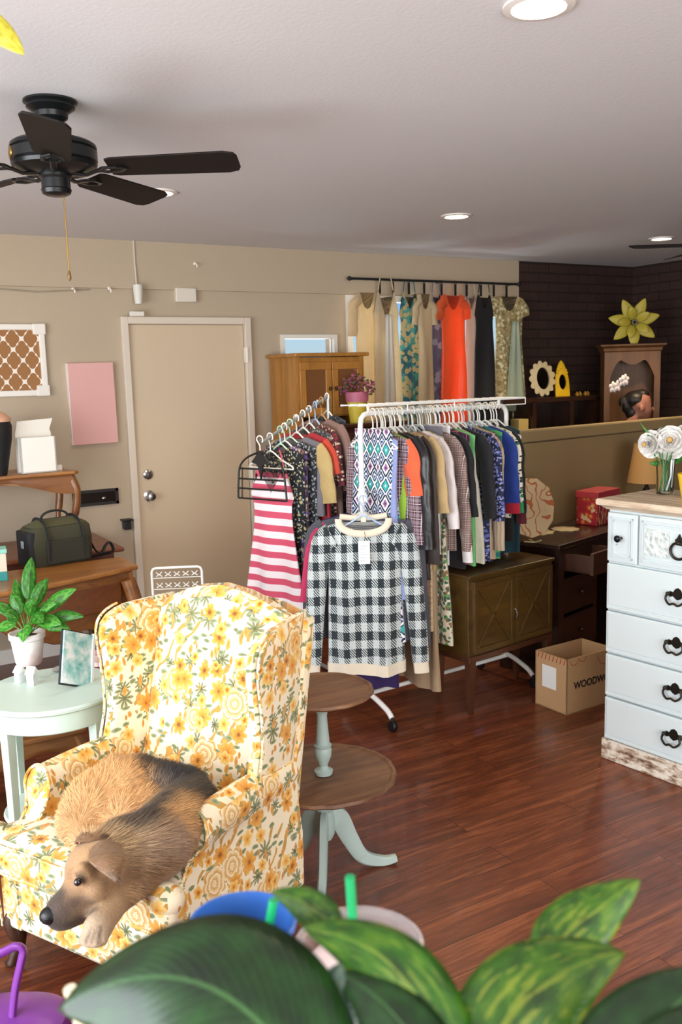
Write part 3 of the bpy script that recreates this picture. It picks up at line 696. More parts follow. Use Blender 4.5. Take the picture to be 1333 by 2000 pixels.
def bail(dr, x, z, y=0.0, w=.05):
    h = MB(); h.prism([(-.046, 0), (-.034, .013), (-.02, .01), (-.012, .024), (0, .03), (.012, .024), (.02, .01), (.034, .013), (.046, 0), (.034, -.011), (.02, -.006), (.012, -.014), (0, -.02), (-.012, -.014), (-.02, -.006), (-.034, -.011)], 0, .003, Matrix.Translation((x, y, z)) @ Matrix.Rotation(R_(90), 4, 'X'))
    for s in (-1, 1): h.ell((x+s*w*.72, y-.014, z+.004), (.009, .012, .009))
    h.tube(catmull([(x-w*.72, y-.02, z+.004), (x-w*.8, y-.024, z-.016), (x-w*.4, y-.03, z-.034), (x, y-.033, z-.028), (x+w*.4, y-.03, z-.034), (x+w*.8, y-.024, z-.016), (x+w*.72, y-.02, z+.004)], 5), .0048, 8)
    return h.build('handle', M_PULL, dr)
def drawer(x0, x1, z0, z1, raised=True):
    m_ = MB().bx(x0, x1, -.008, .02, z0, z1)
    d_ = m_.build('drawer', M_DRS, DR, smooth=False, bevel=.005)
    if raised: MB().bx(x0+.012, x1-.012, -.0115, -.006, z0+.022, z1-.006).bx(x0+.006, x1-.006, -.014, -.006, z0+.004, z0+.016).build('molding', M_DRS, d_, smooth=False, bevel=.003)
    return d_
zb = [(.100, .288), (.296, .482), (.490, .672), (.680, .880)]
for z0, z1 in zb:
    d_ = drawer(.006, DWD-.006, z0, z1)
    for x in (.345, DWD-.345): bail(d_, x, (z0+z1)/2+.018, -.0115)
zt0, zt1 = .890, 1.098
for x0, x1, kd in ((.006, .15, 0), (.158, DWD-.158, 1), (DWD-.15, DWD-.006, 0)):
    d_ = drawer(x0, x1, zt0, zt1, False)
    fr_ = MB()
    for e, dd in ((.018, -.014), (.03, -.012)):
        fr_.bx(x0+e, x1-e, dd, -.006, zt0+e, zt0+e+.006).bx(x0+e, x1-e, dd, -.006, zt1-e-.006, zt1-e).bx(x0+e, x0+e+.006, dd, -.006, zt0+e, zt1-e).bx(x1-e-.006, x1-e, dd, -.006, zt0+e, zt1-e)
    fr_.build('molding', M_DRS, d_, smooth=False)
    if kd:
        [MB().bx(a_, a_+.11, -.0125, -.006, .94, 1.05).build('carved_panel', M_CARV, d_, smooth=False) for a_ in (.19, DWD-.30)]
        for x in (.345, DWD-.345):
            MB().prism([(-.012, 0), (-.018, .02), (-.008, .03), (0, .045), (.008, .03), (.018, .02), (.012, 0)], 0, .008, Matrix.Translation((x, -.008, 1.0)) @ Matrix.Rotation(R_(90), 4, 'X')).tube([(x+.033*math.cos(t), -.02, .978+.033*math.sin(t)) for t in [2*PI*i/24 for i in range(24)]], .0055, 8, closed=True).ell((x, -.018, 1.01), (.01, .012, .01)).build('ring_pull', M_PULL, d_)
    else:
        x = (x0+x1)/2-.003
        MB().lathe([(.006, 0), (.006, .014), (.014, .022), (.015, .03), (.008, .036), (.001, .037)], M=Matrix.Translation((x, -.008, .995)) @ Matrix.Rotation(R_(90), 4, 'X'), seg=18).build('knob', plain('20242E', .15, .7), d_)

# ---- low cabinet with crossed doors
M_OLIVE = wood('3C2A12', '594018', 'X', 1.2, .34, .25)
th_c = math.atan2(3.472-3.385, 3.364-2.731)
CB = thing('low_cabinet', 'low olive brown cabinet with crossed diamond fronted doors on tapered legs, under the clothes rack', 'cabinet', (2.718, 3.392, 0), th_c)
CWD, CDP = .64, .26
MB().bx(0, CWD, .012, CDP, .30, .70).build('case', M_OLIVE, CB, smooth=False, bevel=.003)
MB().bx(-.006, CWD+.006, -.004, CDP+.004, .698, .714).build('top', M_OLIVE, CB, smooth=False, bevel=.004)
MB().bx(.0, CWD, .004, CDP, .272, .302).build('base_frame', wood('3A1F12', '5B3620', 'X'), CB, smooth=False, bevel=.003)
for x, y in ((.022, .022), (CWD-.022, .022), (.022, CDP-.022), (CWD-.022, CDP-.022)):
    R = [[Vector((x+a*h, y+b*h, z)) for a, b in ((-1, -1), (1, -1), (1, 1), (-1, 1))] for z, h in ((.275, .02), (.2, .018), (0, .010))]
    MB().rings(R).build('leg', wood('3A1F12', '5B3620', 'Z'), CB, smooth=False)
for x0, x1 in ((.022, CWD/2-.004), (CWD/2+.004, CWD-.022)):
    z0, z1 = .318, .682
    d_ = MB().bx(x0, x1, -.002, .014, z0, z1).build('door', M_OLIVE, CB, smooth=False, bevel=.002)
    m_ = MB(); e = .026
    m_.bx(x0, x1, -.012, -.001, z0, z0+e).bx(x0, x1, -.012, -.001, z1-e, z1).bx(x0, x0+e, -.012, -.001, z0+e, z1-e).bx(x1-e, x1, -.012, -.001, z0+e, z1-e)
    cx, cz = (x0+x1)/2, (z0+z1)/2; dx, dz = x1-x0-2*e, z1-z0-2*e; L = math.hypot(dx, dz)
    for s in (-1, 1): m_.box((0, 0, 0), (L, .009, .016), 0, Matrix.Translation((cx, -.0065, cz)) @ Matrix.Rotation(s*math.atan2(dz, dx), 4, 'Y'))
    m_.build('lattice', M_OLIVE, d_, smooth=False, bevel=.002)
MB().tube([(CWD/2, -.02, .49), (CWD/2, -.026, .47), (CWD/2, -.02, .45)], .004).ell((CWD/2, -.014, .495), (.008, .008, .008)).build('handle', plain('8B8070', .3, .9), CB)

# ---- dark desk with opened drawer
M_DKW = wood('1E110C', '3C2318', 'X', 1.0, .35, .3)
c0 = at_z(1092, 1065, .76); c1 = at_z(1000, 1052, .76)
ang = math.atan2(4.208-3.951, 4.473-3.514)
DK = thing('writing_desk', 'dark brown wooden desk with one drawer pulled open, behind the cardboard box', 'desk', (c0.x, c0.y, 0), ang)
MB().bx(-.01, 1.25, -.01, .37, .735, .76).build('desktop', M_DKW, DK, smooth=False, bevel=.004)
MB().bx(.0, 1.24, .02, .365, .60, .735).build('apron', M_DKW, DK, smooth=False)
ped = MB().bx(.0, .06, .0, .38, .0, .735).bx(.42, .46, .02, .38, .0, .6).bx(0, .46, .34, .38, .1, .6).bx(.0, .46, .02, .36, .08, .12).bx(.8, .84, .02, .38, 0, .6).bx(1.2, 1.24, .02, .38, 0, .6)
ped.build('pedestal', M_DKW, DK, smooth=False)
for z0, z1 in ((.14, .34), (.36, .56)):
    dd = MB().bx(.07, .42, .004, .02, z0, z1).build('drawer', M_DKW, DK, smooth=False, bevel=.004)
    MB().ell((.245, -.008, (z0+z1)/2), (.012, .012, .012)).build('knob', plain('5A4630', .35, .7), dd)
od = MB().bx(.07, .42, -.17, -.15, .60, .72).bx(.08, .095, -.15, .2, .61, .70).bx(.395, .41, -.15, .2, .61, .70).bx(.08, .41, -.15, .2, .605, .615)
od = od.build('drawer', wood('3A2217', '5A3826', 'X'), DK, smooth=False)
P0 = DK.matrix_basis.copy()
def L2W(o, v): return Matrix.Translation(o.location) @ o.rotation_euler.to_matrix().to_4x4() @ Vector(v)
p = L2W(DK, (.25, -.05, .62))
m_ = MB()
for k, (dx, dy, r_) in enumerate(((0, 0, .1), (.03, .02, -.2), (-.02, .01, .3))): m_.box((dx, dy, .004+.006*k), (.24, .15, .005), r_)
tagp(m_.build('paper_stack', plain('D8C9A8', .8), thing('papers', 'cream papers lying in the pulled out desk drawer', 'papers', (p.x, p.y, .616), ang), smooth=False), None)

# ---- fabric covered screen standing on the desk
n = NT('screen_fabric'); n.bump(n.noise(n.tc(), 400, 2)[0], .3, .001); M_SCR = n.fin(n.mix(n.noise(n.tc(), 3)[0], '9C865C', 'AA9266'), .85)
a = Vector((3.49, 3.945)); d2 = Vector((math.cos(ang), math.sin(ang)))
SC = thing('fabric_screen', 'wide tan fabric covered panel screen standing behind the dark desk', 'screen', (a.x, a.y, 0), ang)
LN = 2.35
def topz(x): return 1.357 - (1.357-1.325)*x/LN*1.0
MB().rings([[Vector((x, y, z)) for y, z in ((0, .1), (0, topz(x)), (.05, topz(x)), (.05, .1))] for x in (0, LN)]).build('panel', M_SCR, SC, smooth=False, bevel=.012)
g = MB()
g.tube([(.065, -.001, .78), (.065, -.001, topz(.06)-.075), (.5, -.001, topz(.5)-.075), (LN-.06, -.001, topz(LN)-.075), (LN-.06, -.001, .78)], .006, 6)
g.build('welt', plain('4E3F2C', .8), SC)
MB().bx(-.0, .05, -.0, .05, 0, .1).bx(LN-.05, LN, 0, .05, 0, .1).build('foot', M_DKW, SC, smooth=False)

# ---- wooden consoles at the left
M_OAK = wood('7A4720', 'B07A3C', 'X', 1.0, .35, .25); M_OAK2 = wood('5E3418', '8C5A2C', 'X', 1.2, .35, .25)
def cab_leg(mb, x, y, z0, z1, dx, dy, r=.024):
    mb.tube(catmull([(x, y, z1), (x+dx*.035, y+dy*.035, z1-.25*(z1-z0)), (x+dx*.01, y+dy*.01, z0+.4*(z1-z0)), (x-dx*.008, y-dy*.008, z0+.12*(z1-z0)), (x+dx*.02, y+dy*.02, z0)], 5), [r*1.25]*5+[r*1.1]*5+[r*.75]*5+[r*.55]*5+[r*.7], 10)
# front desk
DSK = thing('french_desk', 'carved honey brown desk with serpentine top carrying the camera bag', 'desk', (.62, 4.32, 0), 0)
X1 = .80
def serp(x):  # front edge depth
    t = (x+.9)/(X1+.9); return -.03 + .17*max(0, (t-.60)/.40)**1.1 - .02*math.cos(t*9)
pts = [(x, serp(x)) for x in [(-.9+(X1+.9)*i/40) for i in range(41)]]+[(X1, .44), (-.9, .44)]
MB().prism(pts, .735, .76).build('desktop', M_OAK, DSK, smooth=False, bevel=.008)
fr_ = MB(); N_ = 40; R = []
for i in range(N_+1):
    x = -.85+(X1-.03+.85)*i/N_; t = i/N_; y = serp(x)+.035
    zb_ = .62 if t < .55 else .62-.16*min(1, (t-.55)/.1)+.02*math.sin(t*40)
    R.append([Vector((x, y, .735)), Vector((x, y-.012, .70)), Vector((x, y, .66)), Vector((x, y-.008, zb_+.01)), Vector((x, y+.02, zb_)), Vector((x, y+.03, .735))])
fr_.rings(R).build('carved_apron', M_OAK2, DSK)
MB().bx(-.85, X1-.04, .40, .42, .55, .735).bx(X1-.06, X1-.04, .12, .42, .5, .735).build('side_panel', M_OAK2, DSK, smooth=False)
for x, y, dx, dy in ((X1-.07, .12, .9, -.5), (-.82, .02, -.7, -.7), (X1-.06, .40, .8, .6), (-.82, .40, -.7, .6)):
    m_ = MB(); cab_leg(m_, x, y, 0, .70, dx, dy, .03); m_.build('leg', M_OAK2, DSK)
for x0, x1 in ((.30, .70),):
    MB().rings([[Vector((x, serp(x)+.020, z)) for z in (.56, .69)]+[Vector((x, serp(x)+.03, z)) for z in (.69, .56)] for x in [x0+(x1-x0)*i/10 for i in range(11)]]).build('drawer', wood('5A3018', '7E4A26', 'X'), DSK, bevel=.003)
# rear table standing against the wall
c = at_z(190, 1043, .76)
RT = thing('red_brown_table', 'reddish brown table against the wall behind the desk, under the raised console', 'table', (.45, 5.1, 0))
MB().bx(-.9, c.x-.45, -.08, .56, .735, .76).build('tabletop', wood('5A2C1A', '8A5030', 'X'), RT, smooth=False, bevel=.008)
MB().bx(-.85, c.x-.45-.05, -.04, .52, .64, .735).build('apron', wood('4A2416', '6E3E26', 'X'), RT, smooth=False, bevel=.004)
for x, y in ((c.x-.45-.07, -.03), (-.84, -.03), (c.x-.45-.07, .5), (-.84, .5)):
    MB().lathe([(.03, .64), (.026, .6), (.018, .57), (.03, .54), (.02, .5), (.026, .3), (.016, .08), (.022, .04), (.014, 0)], c=(x, y, 0), seg=16).build('leg', wood('4A2416', '6E3E26', 'Z'), RT)
# console standing on it
a = at_z(158, 912, 1.2); 
CN = thing('raised_console', 'small honey brown console with cabriole legs raised on the rear table under the lattice panel', 'console', (.62, 5.2, .76))
X1 = 1.345-.62
MB().prism([(-.8, -.0), (X1-.03, 0), (X1, .03), (X1-.03, .06), (X1-.05, .38), (-.8, .38)], .42, .44).build('top', M_OAK, CN, smooth=False, bevel=.006)
R = []
for i in range(41):
    t = i/40; x = -.75+(X1-.04+.75)*t; zb_ = .355-.03*math.cos(t*PI*4.0)-.015*math.cos(t*2*PI)
    R.append([Vector((x, .02, .42)), Vector((x, .012, .40)), Vector((x, .014, zb_+.012)), Vector((x, .008, zb_)), Vector((x, .035, zb_)), Vector((x, .035, .42))])
MB().rings(R).build('scalloped_apron', M_OAK2, CN)
for x, y, dx, dy in ((X1-.05, .04, .8, -.5), (X1-.07, .33, .8, .6), (-.72, .04, -.7, -.6), (-.72, .33, -.7, .6)):
    m_ = MB(); cab_leg(m_, x, y, 0, .41, dx, dy, .02); m_.build('leg', M_OAK2, CN)

# ---- oak hutch cabinet under the small window
M_HON = wood('8A5A22', 'B9813C', 'Z', 1.1, .4, .2)
a = at_y(545, 690, 5.66); b = at_y(710, 688, 5.28); c_ = at_y(577, 690, 5.28)
OH = thing('oak_hutch', 'honey oak hutch with two woven panel doors under the small window', 'cabinet', (c_.x, 5.26, 0))
OWD = b.x-c_.x; OZ = b.z
MB().bx(.03, OWD-.03, .021, .37, OZ-.42, OZ-.03).bx(0, .03, .02, .40, 0, OZ-.02).bx(OWD-.03, OWD, .02, .40, 0, OZ-.02).bx(.03, OWD-.03, .37, .40, 0, OZ-.03).bx(.03, OWD-.03, .02, .37, .6, .63).bx(.03, OWD-.03, .02, .37, 1.1, 1.13).build('case', M_HON, OH, smooth=False)
MB().bx(-.025, OWD+.025, -.02, .41, OZ-.025, OZ).build('cornice', M_HON, OH, smooth=False, bevel=.008)
n = NT('woven'); vv = n.tc(); q = n.math('MULTIPLY', n.wave(n.map(vv, rot=(0, R_(45), 0)), 45), n.wave(n.map(vv, rot=(0, R_(-45), 0)), 45))
n.bump(q, .6, .004); M_WOV = n.fin(n.mix(q, '6A3E18', '8F5C26'), .6)
for x0, x1, kx in ((.02, OWD/2-.003, 1), (OWD/2+.003, OWD-.02, -1)):
    z0, z1 = OZ-.41, OZ-.06; d_ = MB().bx(x0, x1, 0, .018, z0, z0+.05).bx(x0, x1, 0, .018, z1-.05, z1).bx(x0, x0+.045, 0, .018, z0+.05, z1-.05).bx(x1-.045, x1, 0, .018, z0+.05, z1-.05).build('door', M_HON, OH, smooth=False, bevel=.003)
    MB().bx(x0+.045, x1-.045, .006, .016, z0+.05, z1-.05).build('woven_panel', M_WOV, d_, smooth=False)
    MB().ell((x1-.02 if kx > 0 else x0+.02, -.012, (z0+z1)/2), (.010, .012, .014)).build('handle', plain('4A3416', .4, .7), d_)
MB().bx(OWD*.45, OWD*.48, .03, .37, 1.13, OZ-.42).build('divider', M_HON, OH, smooth=False)
# ---- dark chest with flower pot on it
a = at_y(770, 822, 5.05); b = at_y(650, 822, 5.05)
TC = thing('tall_dark_chest', 'dark red brown chest of drawers under the yellow flower pot', 'chest', (b.x-.05, 5.0, 0))
TWD = a.x-b.x+.10; TZ = a.z+.0
M_RDW = wood('2E150D', '512A1A', 'X', 1, .35, .2)
MB().bx(0, TWD, .02, .25, 0, TZ-.02).build('case', M_RDW, TC, smooth=False); MB().bx(-.02, TWD+.02, -.01, .25, TZ-.025, TZ).build('top', M_RDW, TC, smooth=False, bevel=.005)
for i in range(8):
    z0 = TZ-.05-.16*(i+1); d_ = MB().bx(.02, TWD-.02, .0, .02, z0+.01, z0+.15).build('drawer', M_RDW, TC, smooth=False, bevel=.004)
    for x in (.12, TWD-.12): MB().ell((x, -.008, z0+.08), (.014, .012, .008)).build('knob', BRASS, d_)

# ---- dark shelf unit behind the screen
a = at_y(1000, 780, 5.35); b = at_y(1190, 780, 5.35); SZ = a.z
SH = thing('dark_shelf_unit', 'long dark wooden shelf unit in front of the dark brick, below the mirrors', 'shelf', (4.62, 5.35, 0))
SW = b.x-4.62
MB().bx(0, SW, 0, .24, SZ-.035, SZ).bx(0, SW, 0, .24, SZ-.38, SZ-.36).bx(0, SW, .22, .24, .0, SZ-.03).bx(0, SW, 0, .24, .5, .52).build('shelf_boards', M_DKW, SH, smooth=False)
for px in (1045, 1118, 1170):
    x = at_y(px, 800, 5.35).x-4.62; MB().bx(x-.02, x+.02, 0, .24, 0, SZ-.03).build('upright', M_DKW, SH, smooth=False)
MB().bx(0, .03, 0, .24, 0, SZ-.03).build('upright', M_DKW, SH, smooth=False)
# ---- corner hutch
hp_ = at_d(1237, 672, 7.15); HZ = hp_.z; HROT = -R_(38); HX0, HX1 = 0, 1
M_PINE = wood('4A2C12', '704820', 'Z', 1.0, .5, 0)
HC = thing('corner_hutch', 'brown open hutch with scalloped arch top standing in the dark brick corner', 'hutch', (hp_.x, hp_.y, 0), HROT)
hw = .215
def az(t):
    q = abs(2*t-1)      # 0 at the middle, 1 at the sides
    return HZ-.125-.035*math.cos(q*PI*1.0)*(1 if q < .5 else 0) - (.13*max(0, (q-.55)/.45)**1.6)
arch = [(0, 0)]+[(-hw+.045+(2*hw-.09)*i/24, az(i/24)) for i in range(25)]+[(0, 0)]
def frontpoly():
    o_ = MB(); top = HZ-.05
    prev = None
    for x, z in arch[1:-1]:
        if prev and x > prev[0]+1e-4:
            o_._add([(prev[0], 0, prev[1]), (x, 0, z), (x, 0, top), (prev[0], 0, top), (prev[0], .02, prev[1]), (x, .02, z), (x, .02, top), (prev[0], .02, top)], [(0, 1, 2, 3), (4, 7, 6, 5), (0, 4, 5, 1)])
        prev = (x, z)
    o_.bx(-hw, -hw+.045, 0, .02, 0, top).bx(hw-.045, hw, 0, .02, 0, top).bx(-hw+.045, hw-.045, 0, .02, .0, .85); return o_
frontpoly().build('face_frame', M_PINE, HC, smooth=False)
MB().bx(-hw, -hw+.02, .02, .23, 0, HZ-.05).bx(hw-.02, hw, .02, .23, 0, HZ-.05).bx(-hw, hw, .21, .23, 0, HZ-.05).bx(-hw, hw, .02, .22, .84, .87).bx(-hw, hw, .03, .22, 1.2, 1.22).build('case', M_PINE, HC, smooth=False)
cn = MB(); cn.rings([[Vector((x, y, z)) for x, y in ((-hw-e, -e), (hw+e, -e), (hw+e, .24), (-hw-e, .24))] for e, z in ((0, HZ-.06), (.008, HZ-.05), (.012, HZ-.03), (.035, HZ-.012), (.037, HZ))]); cn.build('cornice', M_PINE, HC, smooth=False)

# ---- low carved bench seen between the legs of the mint table
p = at_z(160, 1424, .32)
LB = thing('low_carved_table', 'low brown carved wooden table on the floor behind the mint table legs', 'table', (p.x, p.y, 0), R_(0))
MB().bx(-.95, .02, 0, .34, .30, .32).build('tabletop', M_OAK2, LB, smooth=False, bevel=.006)
R = []
for i in range(41):
    t = i/40; x = -.93+.93*t; zb_ = .235-.02*math.cos(t*PI*6)
    R.append([Vector((x, .012, .30)), Vector((x, .006, .27)), Vector((x, .01, zb_)), Vector((x, .03, zb_)), Vector((x, .03, .30))])
MB().rings(R).build('scalloped_apron', M_OAK2, LB)
for x, y, dx, dy in ((-.02, .03, .7, -.4), (-.02, .31, .7, .5), (-.92, .03, -.6, -.4), (-.92, .31, -.6, .5)):
    m_ = MB(); cab_leg(m_, x, y, 0, .29, dx, dy, .018); m_.build('leg', M_OAK2, LB)
# ================================================================ clothes
def U(n): return n.tc('UV')
def cl(n, col, tr=0.0, rough=.85, sheen=.1):
    n.bump(n.noise(U(n), 9, 3)[0], .35, .02)
    m = n.fin(col, rough, sheen=sheen)
    if tr: n.translucent(tr, col)
    return m
_cm = {}
def solid(c, rough=.85, tr=0.0, sheen=.1):
    k = (c, rough, tr)
    if k not in _cm: n = NT('cloth_'+c); _cm[k] = cl(n, n.mix(n.noise(U(n), 40, 3)[0], tuple(x*.88 for x in srgb(c)[:3]), c), tr, rough, sheen)
    return _cm[k]
def sq(n, v, per, duty=.5): return n.math('LESS_THAN', n.math('FRACT', n.math('DIVIDE', v, per)), duty)
def stripes(c1, c2, per, vert=False, duty=.5, soft=False):
    n = NT('cloth_stripes'); x = n.xyz(U(n)); return cl(n, n.mix(sq(n, x[0] if vert else x[1], per, duty), c1, c2))
def plaid(c1, c2, c3, per):
    n = NT('cloth_plaid'); x = n.xyz(U(n)); a = sq(n, x[0], per, .45); b = sq(n, x[1], per, .45)
    c = n.mix(n.math('MULTIPLY', n.math('ADD', a, b), .5), c1, c2)
    l = n.math('MAXIMUM', sq(n, n.math('ADD', x[0], per*.3), per, .07), sq(n, n.math('ADD', x[1], per*.3), per, .07)); return cl(n, n.mix(l, c, c3))
def houndstooth(c1, c2, per):
    n = NT('cloth_buffalo_check'); P = n.vm('ADD', U(n), n.vm('MULTIPLY', n.noise(U(n), 12, 2)[1], (.012, .012, 0))); x = n.xyz(P)
    a = sq(n, x[0], per, .5); b = sq(n, x[1], per*1.5, .5)
    dg = sq(n, n.math('ADD', x[0], n.math('MULTIPLY', x[1], .8)), per*.2, .5)
    both = n.math('MULTIPLY', a, b); anyv = n.math('MAXIMUM', a, b)
    f = n.math('MAXIMUM', both, n.math('MULTIPLY', anyv, dg))
    nf = n.noise(n.map(U(n), (1, 1, 1)), 130, 3)[0]
    return cl(n, n.mix(f, n.mix(nf, c1, 'A9B4B4'), n.mix(nf, c2, '2E3A40')), 0, .95, .3)
def printed(bg, cols, sc, size=.34, gates=(.3, .5)):
    n = NT('cloth_print'); c = srgb(bg); P = n.vm('ADD', U(n), n.vm('MULTIPLY', n.noise(U(n), 30, 2)[1], (.02, .02, 0))); base = n.mix(0.0, bg, bg)
    for i, k in enumerate(cols):
        v = n.vor(n.map(P, loc=(i*3.7, i*1.3, 0)), sc*(1+.35*i), 1, '2D'); m = n.math('MULTIPLY', n.math('LESS_THAN', v[0], size), n.math('GREATER_THAN', n.xyz(v[1])[0], .35))
        base = n.mix(m, base, k)
    return cl(n, base)
def ikat():
    n = NT('cloth_diamond_ikat'); P = n.vm('ADD', U(n), n.vm('MULTIPLY', n.noise(U(n), 55, 2)[1], (.006, .012, 0))); x = n.xyz(P)
    a = n.math('ABSOLUTE', n.math('SUBTRACT', n.math('FRACT', n.math('DIVIDE', x[0], .056)), .5)); b = n.math('ABSOLUTE', n.math('SUBTRACT', n.math('FRACT', n.math('DIVIDE', x[1], .085)), .5))
    row = n.math('LESS_THAN', n.math('FRACT', n.math('DIVIDE', x[1], .17)), .5)
    d = n.math('ADD', a, b); c1 = n.ramp(d, [(0, 'F0F4FA'), (.1, '2FA7A5'), (.33, '1C2A44'), (.43, 'EDF1F8'), (.60, '15171F'), (.72, '9FB2DC'), (.85, '1A1C26')], True)
    c2 = n.ramp(d, [(0, '2B2330'), (.08, '8F5E8E'), (.24, 'E8E6F2'), (.42, '15171F'), (.58, 'B9C8EE'), (.68, '14161E'), (.82, 'DDE4F4')], True)
    return cl(n, n.mix(row, c1, c2))
def lace(c, bg, sc=60): 
    n = NT('cloth_lace'); v = n.vor(U(n), sc, 1, '2D')[0]; return cl(n, n.ramp(v, [(.25, c), (.55, bg)]))

def garment(par, mat, L=.65, sw=.20, waist=.18, hem=.21, thk=.022, sleeve=0, slr=.055, neck=(.07, .05), seed=0, drop=.05, fold=.012, kf=34, name='cloth_body', slmat=None, cuff=None, hemmat=None, ztop0=-.09, sl_out=.05, mid=.35, flare=1.0):
    if ztop0 == -.09: ztop0 = -.064
    rnd = random.Random(seed); ph = rnd.uniform(0, 6); ph2 = rnd.uniform(0, 6)
    nseg = 40; rows = 22; R = []; UVs = []
    for i in range(rows+1):
        t = i/rows
        hw = sw+(waist-sw)*(t/mid) if t < mid else waist+(hem-waist)*((t-mid)/(1-mid))**flare
        tk = thk*(.35+.9*min(1, t*2.2)); ring = []
        for j in range(nseg):
            a = 2*PI*j/nseg; x = hw*sp(math.cos(a), .8); yb = tk*sp(math.sin(a), .7)
            zt = ztop0 - drop*abs(x)/sw - (neck[1]*max(0, 1-(abs(x)/neck[0])**2) if neck else 0)
            z = zt*(1-t)+(ztop0-L)*t + (.008*math.sin(kf*.6*x+ph2)*t)
            y = yb + fold*min(1, t*1.8)*(math.sin(kf*x+ph)+.5*math.sin(kf*1.9*x+ph2+t*2))
            ring.append(Vector((x, y, z))); UVs.append((x+seed*.37+(.5 if math.sin(a) > 0 else 0), z+seed*.11))
        R.append(ring)
    m = MB(); m.rings(R, caps=True, uvs=UVs)
    body = m.build(name, mat, par)
    if hemmat:
        R2 = [[Vector((v.x*1.02, v.y*1.12+0, v.z-k)) for v in R[-1]] for k in (-.006, .03, .05)]; MB().rings(R2).build('hem_band', hemmat, par)
    if sleeve:
        for s in (-1, 1):
            pts = catmull([(s*(sw-.035), 0, ztop0-drop*.9-.045), (s*(sw+.012), 0, ztop0-drop-.085), (s*(sw+sl_out*.6), 0, ztop0-drop-.09-sleeve*.35), (s*(sw+sl_out), .004, ztop0-drop-.09-sleeve)], 5)
            RR = []; uu = []; n_ = len(pts)
            for i, p in enumerate(pts):
                r = slr*(1.05-.35*i/(n_-1) if sleeve > .3 else 1.05-.02*i/(n_-1)); q = []
                d = (pts[min(i+1, n_-1)]-pts[max(i-1, 0)]).normalized(); sd = Vector((d.z, 0, -d.x)); sd = sd if sd.x > 0 else -sd
                for k in range(14):
                    a = 2*PI*k/14; v = p + sd*(r*math.cos(a)) + Vector((0, thk*.9*sp(math.sin(a), .8)+.003*math.sin(p.z*50+k), 0)); q.append(v); uu.append((v.x+seed*.21, v.z+seed*.11))
                RR.append(q)
            mm = MB(); mm.rings(RR, uvs=uu); so = mm.build('sleeve', slmat or mat, par)
            if cuff:
                ln = .055; d = (pts[-1]-pts[-4]).normalized(); c0 = [v+(pts[-1]-v)*.08 for v in RR[-1]]
                MB().rings([[v-d*.004 for v in c0], [v+d*ln for v in c0]]).build('cuff', cuff, so)
    return body
def slip(par, mat, L, top, hem, seed=0, mat2=None, thk=.018, vneck=.16, strap=True, straps_m=None):
    """sleeveless dress hanging from two straps"""
    rnd = random.Random(seed); ph = rnd.uniform(0, 6); R = []; UVs = []; rows = 26; nseg = 44
    for i in range(rows+1):
        t = i/rows; hw = top*(1-.12*math.sin(min(1, t/.3)*PI)) if t < .3 else top+(hem-top)*((t-.3)/.7)**.8
        ring = []
        for j in range(nseg):
            a = 2*PI*j/nseg; x = hw*sp(math.cos(a), .85); ax = abs(x)/top
            zt = -.015 - vneck*max(0, 1-ax*1.7)**.9 - .16*max(0, ax-.62)/.38
            z = zt*(1-t)-L*t; y = thk*(.4+t)*sp(math.sin(a), .7)+.016*min(1, t*1.4)*math.sin(30*x+ph+t)
            ring.append(Vector((x, y, z))); UVs.append((x+seed*.3, z+seed*.17))
        R.append(ring)
    m = MB(); m.rings(R, uvs=UVs); b = m.build('dress_body', mat, par)
    if strap:
        for s in (-1, 1): MB().tube([(s*top*.58, 0, -.01), (s*top*.5, 0, .04), (s*top*.42, 0, .075)], .004, 6).build('strap', straps_m or mat, par)
    if mat2:
        fr = MB(); fr.grid(lambda u, v: Vector(((u-.5)*top*(.5+.55*v), -thk-.018+.004*math.sin(u*14), -.18-(L-.24)*v)), 10, 20); fr.build('front_panel', mat2, par, thick=.003)
    return b
HG_W = plain('ECEBE6', .35); HG_C = plain('C9D3D6', .15, trans=.4); HG_K = plain('141415', .5); HG_B = plain('A9C3EA', .4); HG_G = plain('B9E2CC', .4); HG_WD = plain('B98A50', .45)
def hanger_mesh(m, r=.0042, w=.20, name='hanger_frame'):
    me = MB(); me.tube([(0.0+.021*math.cos(a), 0, .0+.021*math.sin(a)) for a in [R_(-40+i*22) for i in range(11)]]+[(-.004, 0, -.028), (0, 0, -.045), (0, 0, -.078)], r*.8, 7)
    me.tube(catmull([(-w, 0, -.165), (-w*.96, 0, -.15), (-w*.5, 0, -.118), (-.02, 0, -.08), (0, 0, -.074), (.02, 0, -.08), (w*.5, 0, -.118), (w*.96, 0, -.15), (w, 0, -.165)], 3), r, 7)
    me.tube([(-w, 0, -.165), (w, 0, -.165)], r*.9, 7); return me
_hp = {}
def hanger(loc, rz, m, label, group, key, w=.165, name='clothes_hanger'):
    k = (key, w)
    if k not in _hp: _hp[k] = hanger_mesh(m, w=w).build(name, m); o = _hp[k]
    else: o = _hp[k].copy(); COL.objects.link(o)
    o.location = loc; o.rotation_euler = (0, 0, rz); tagp(o, label, 'hanger', group); return o

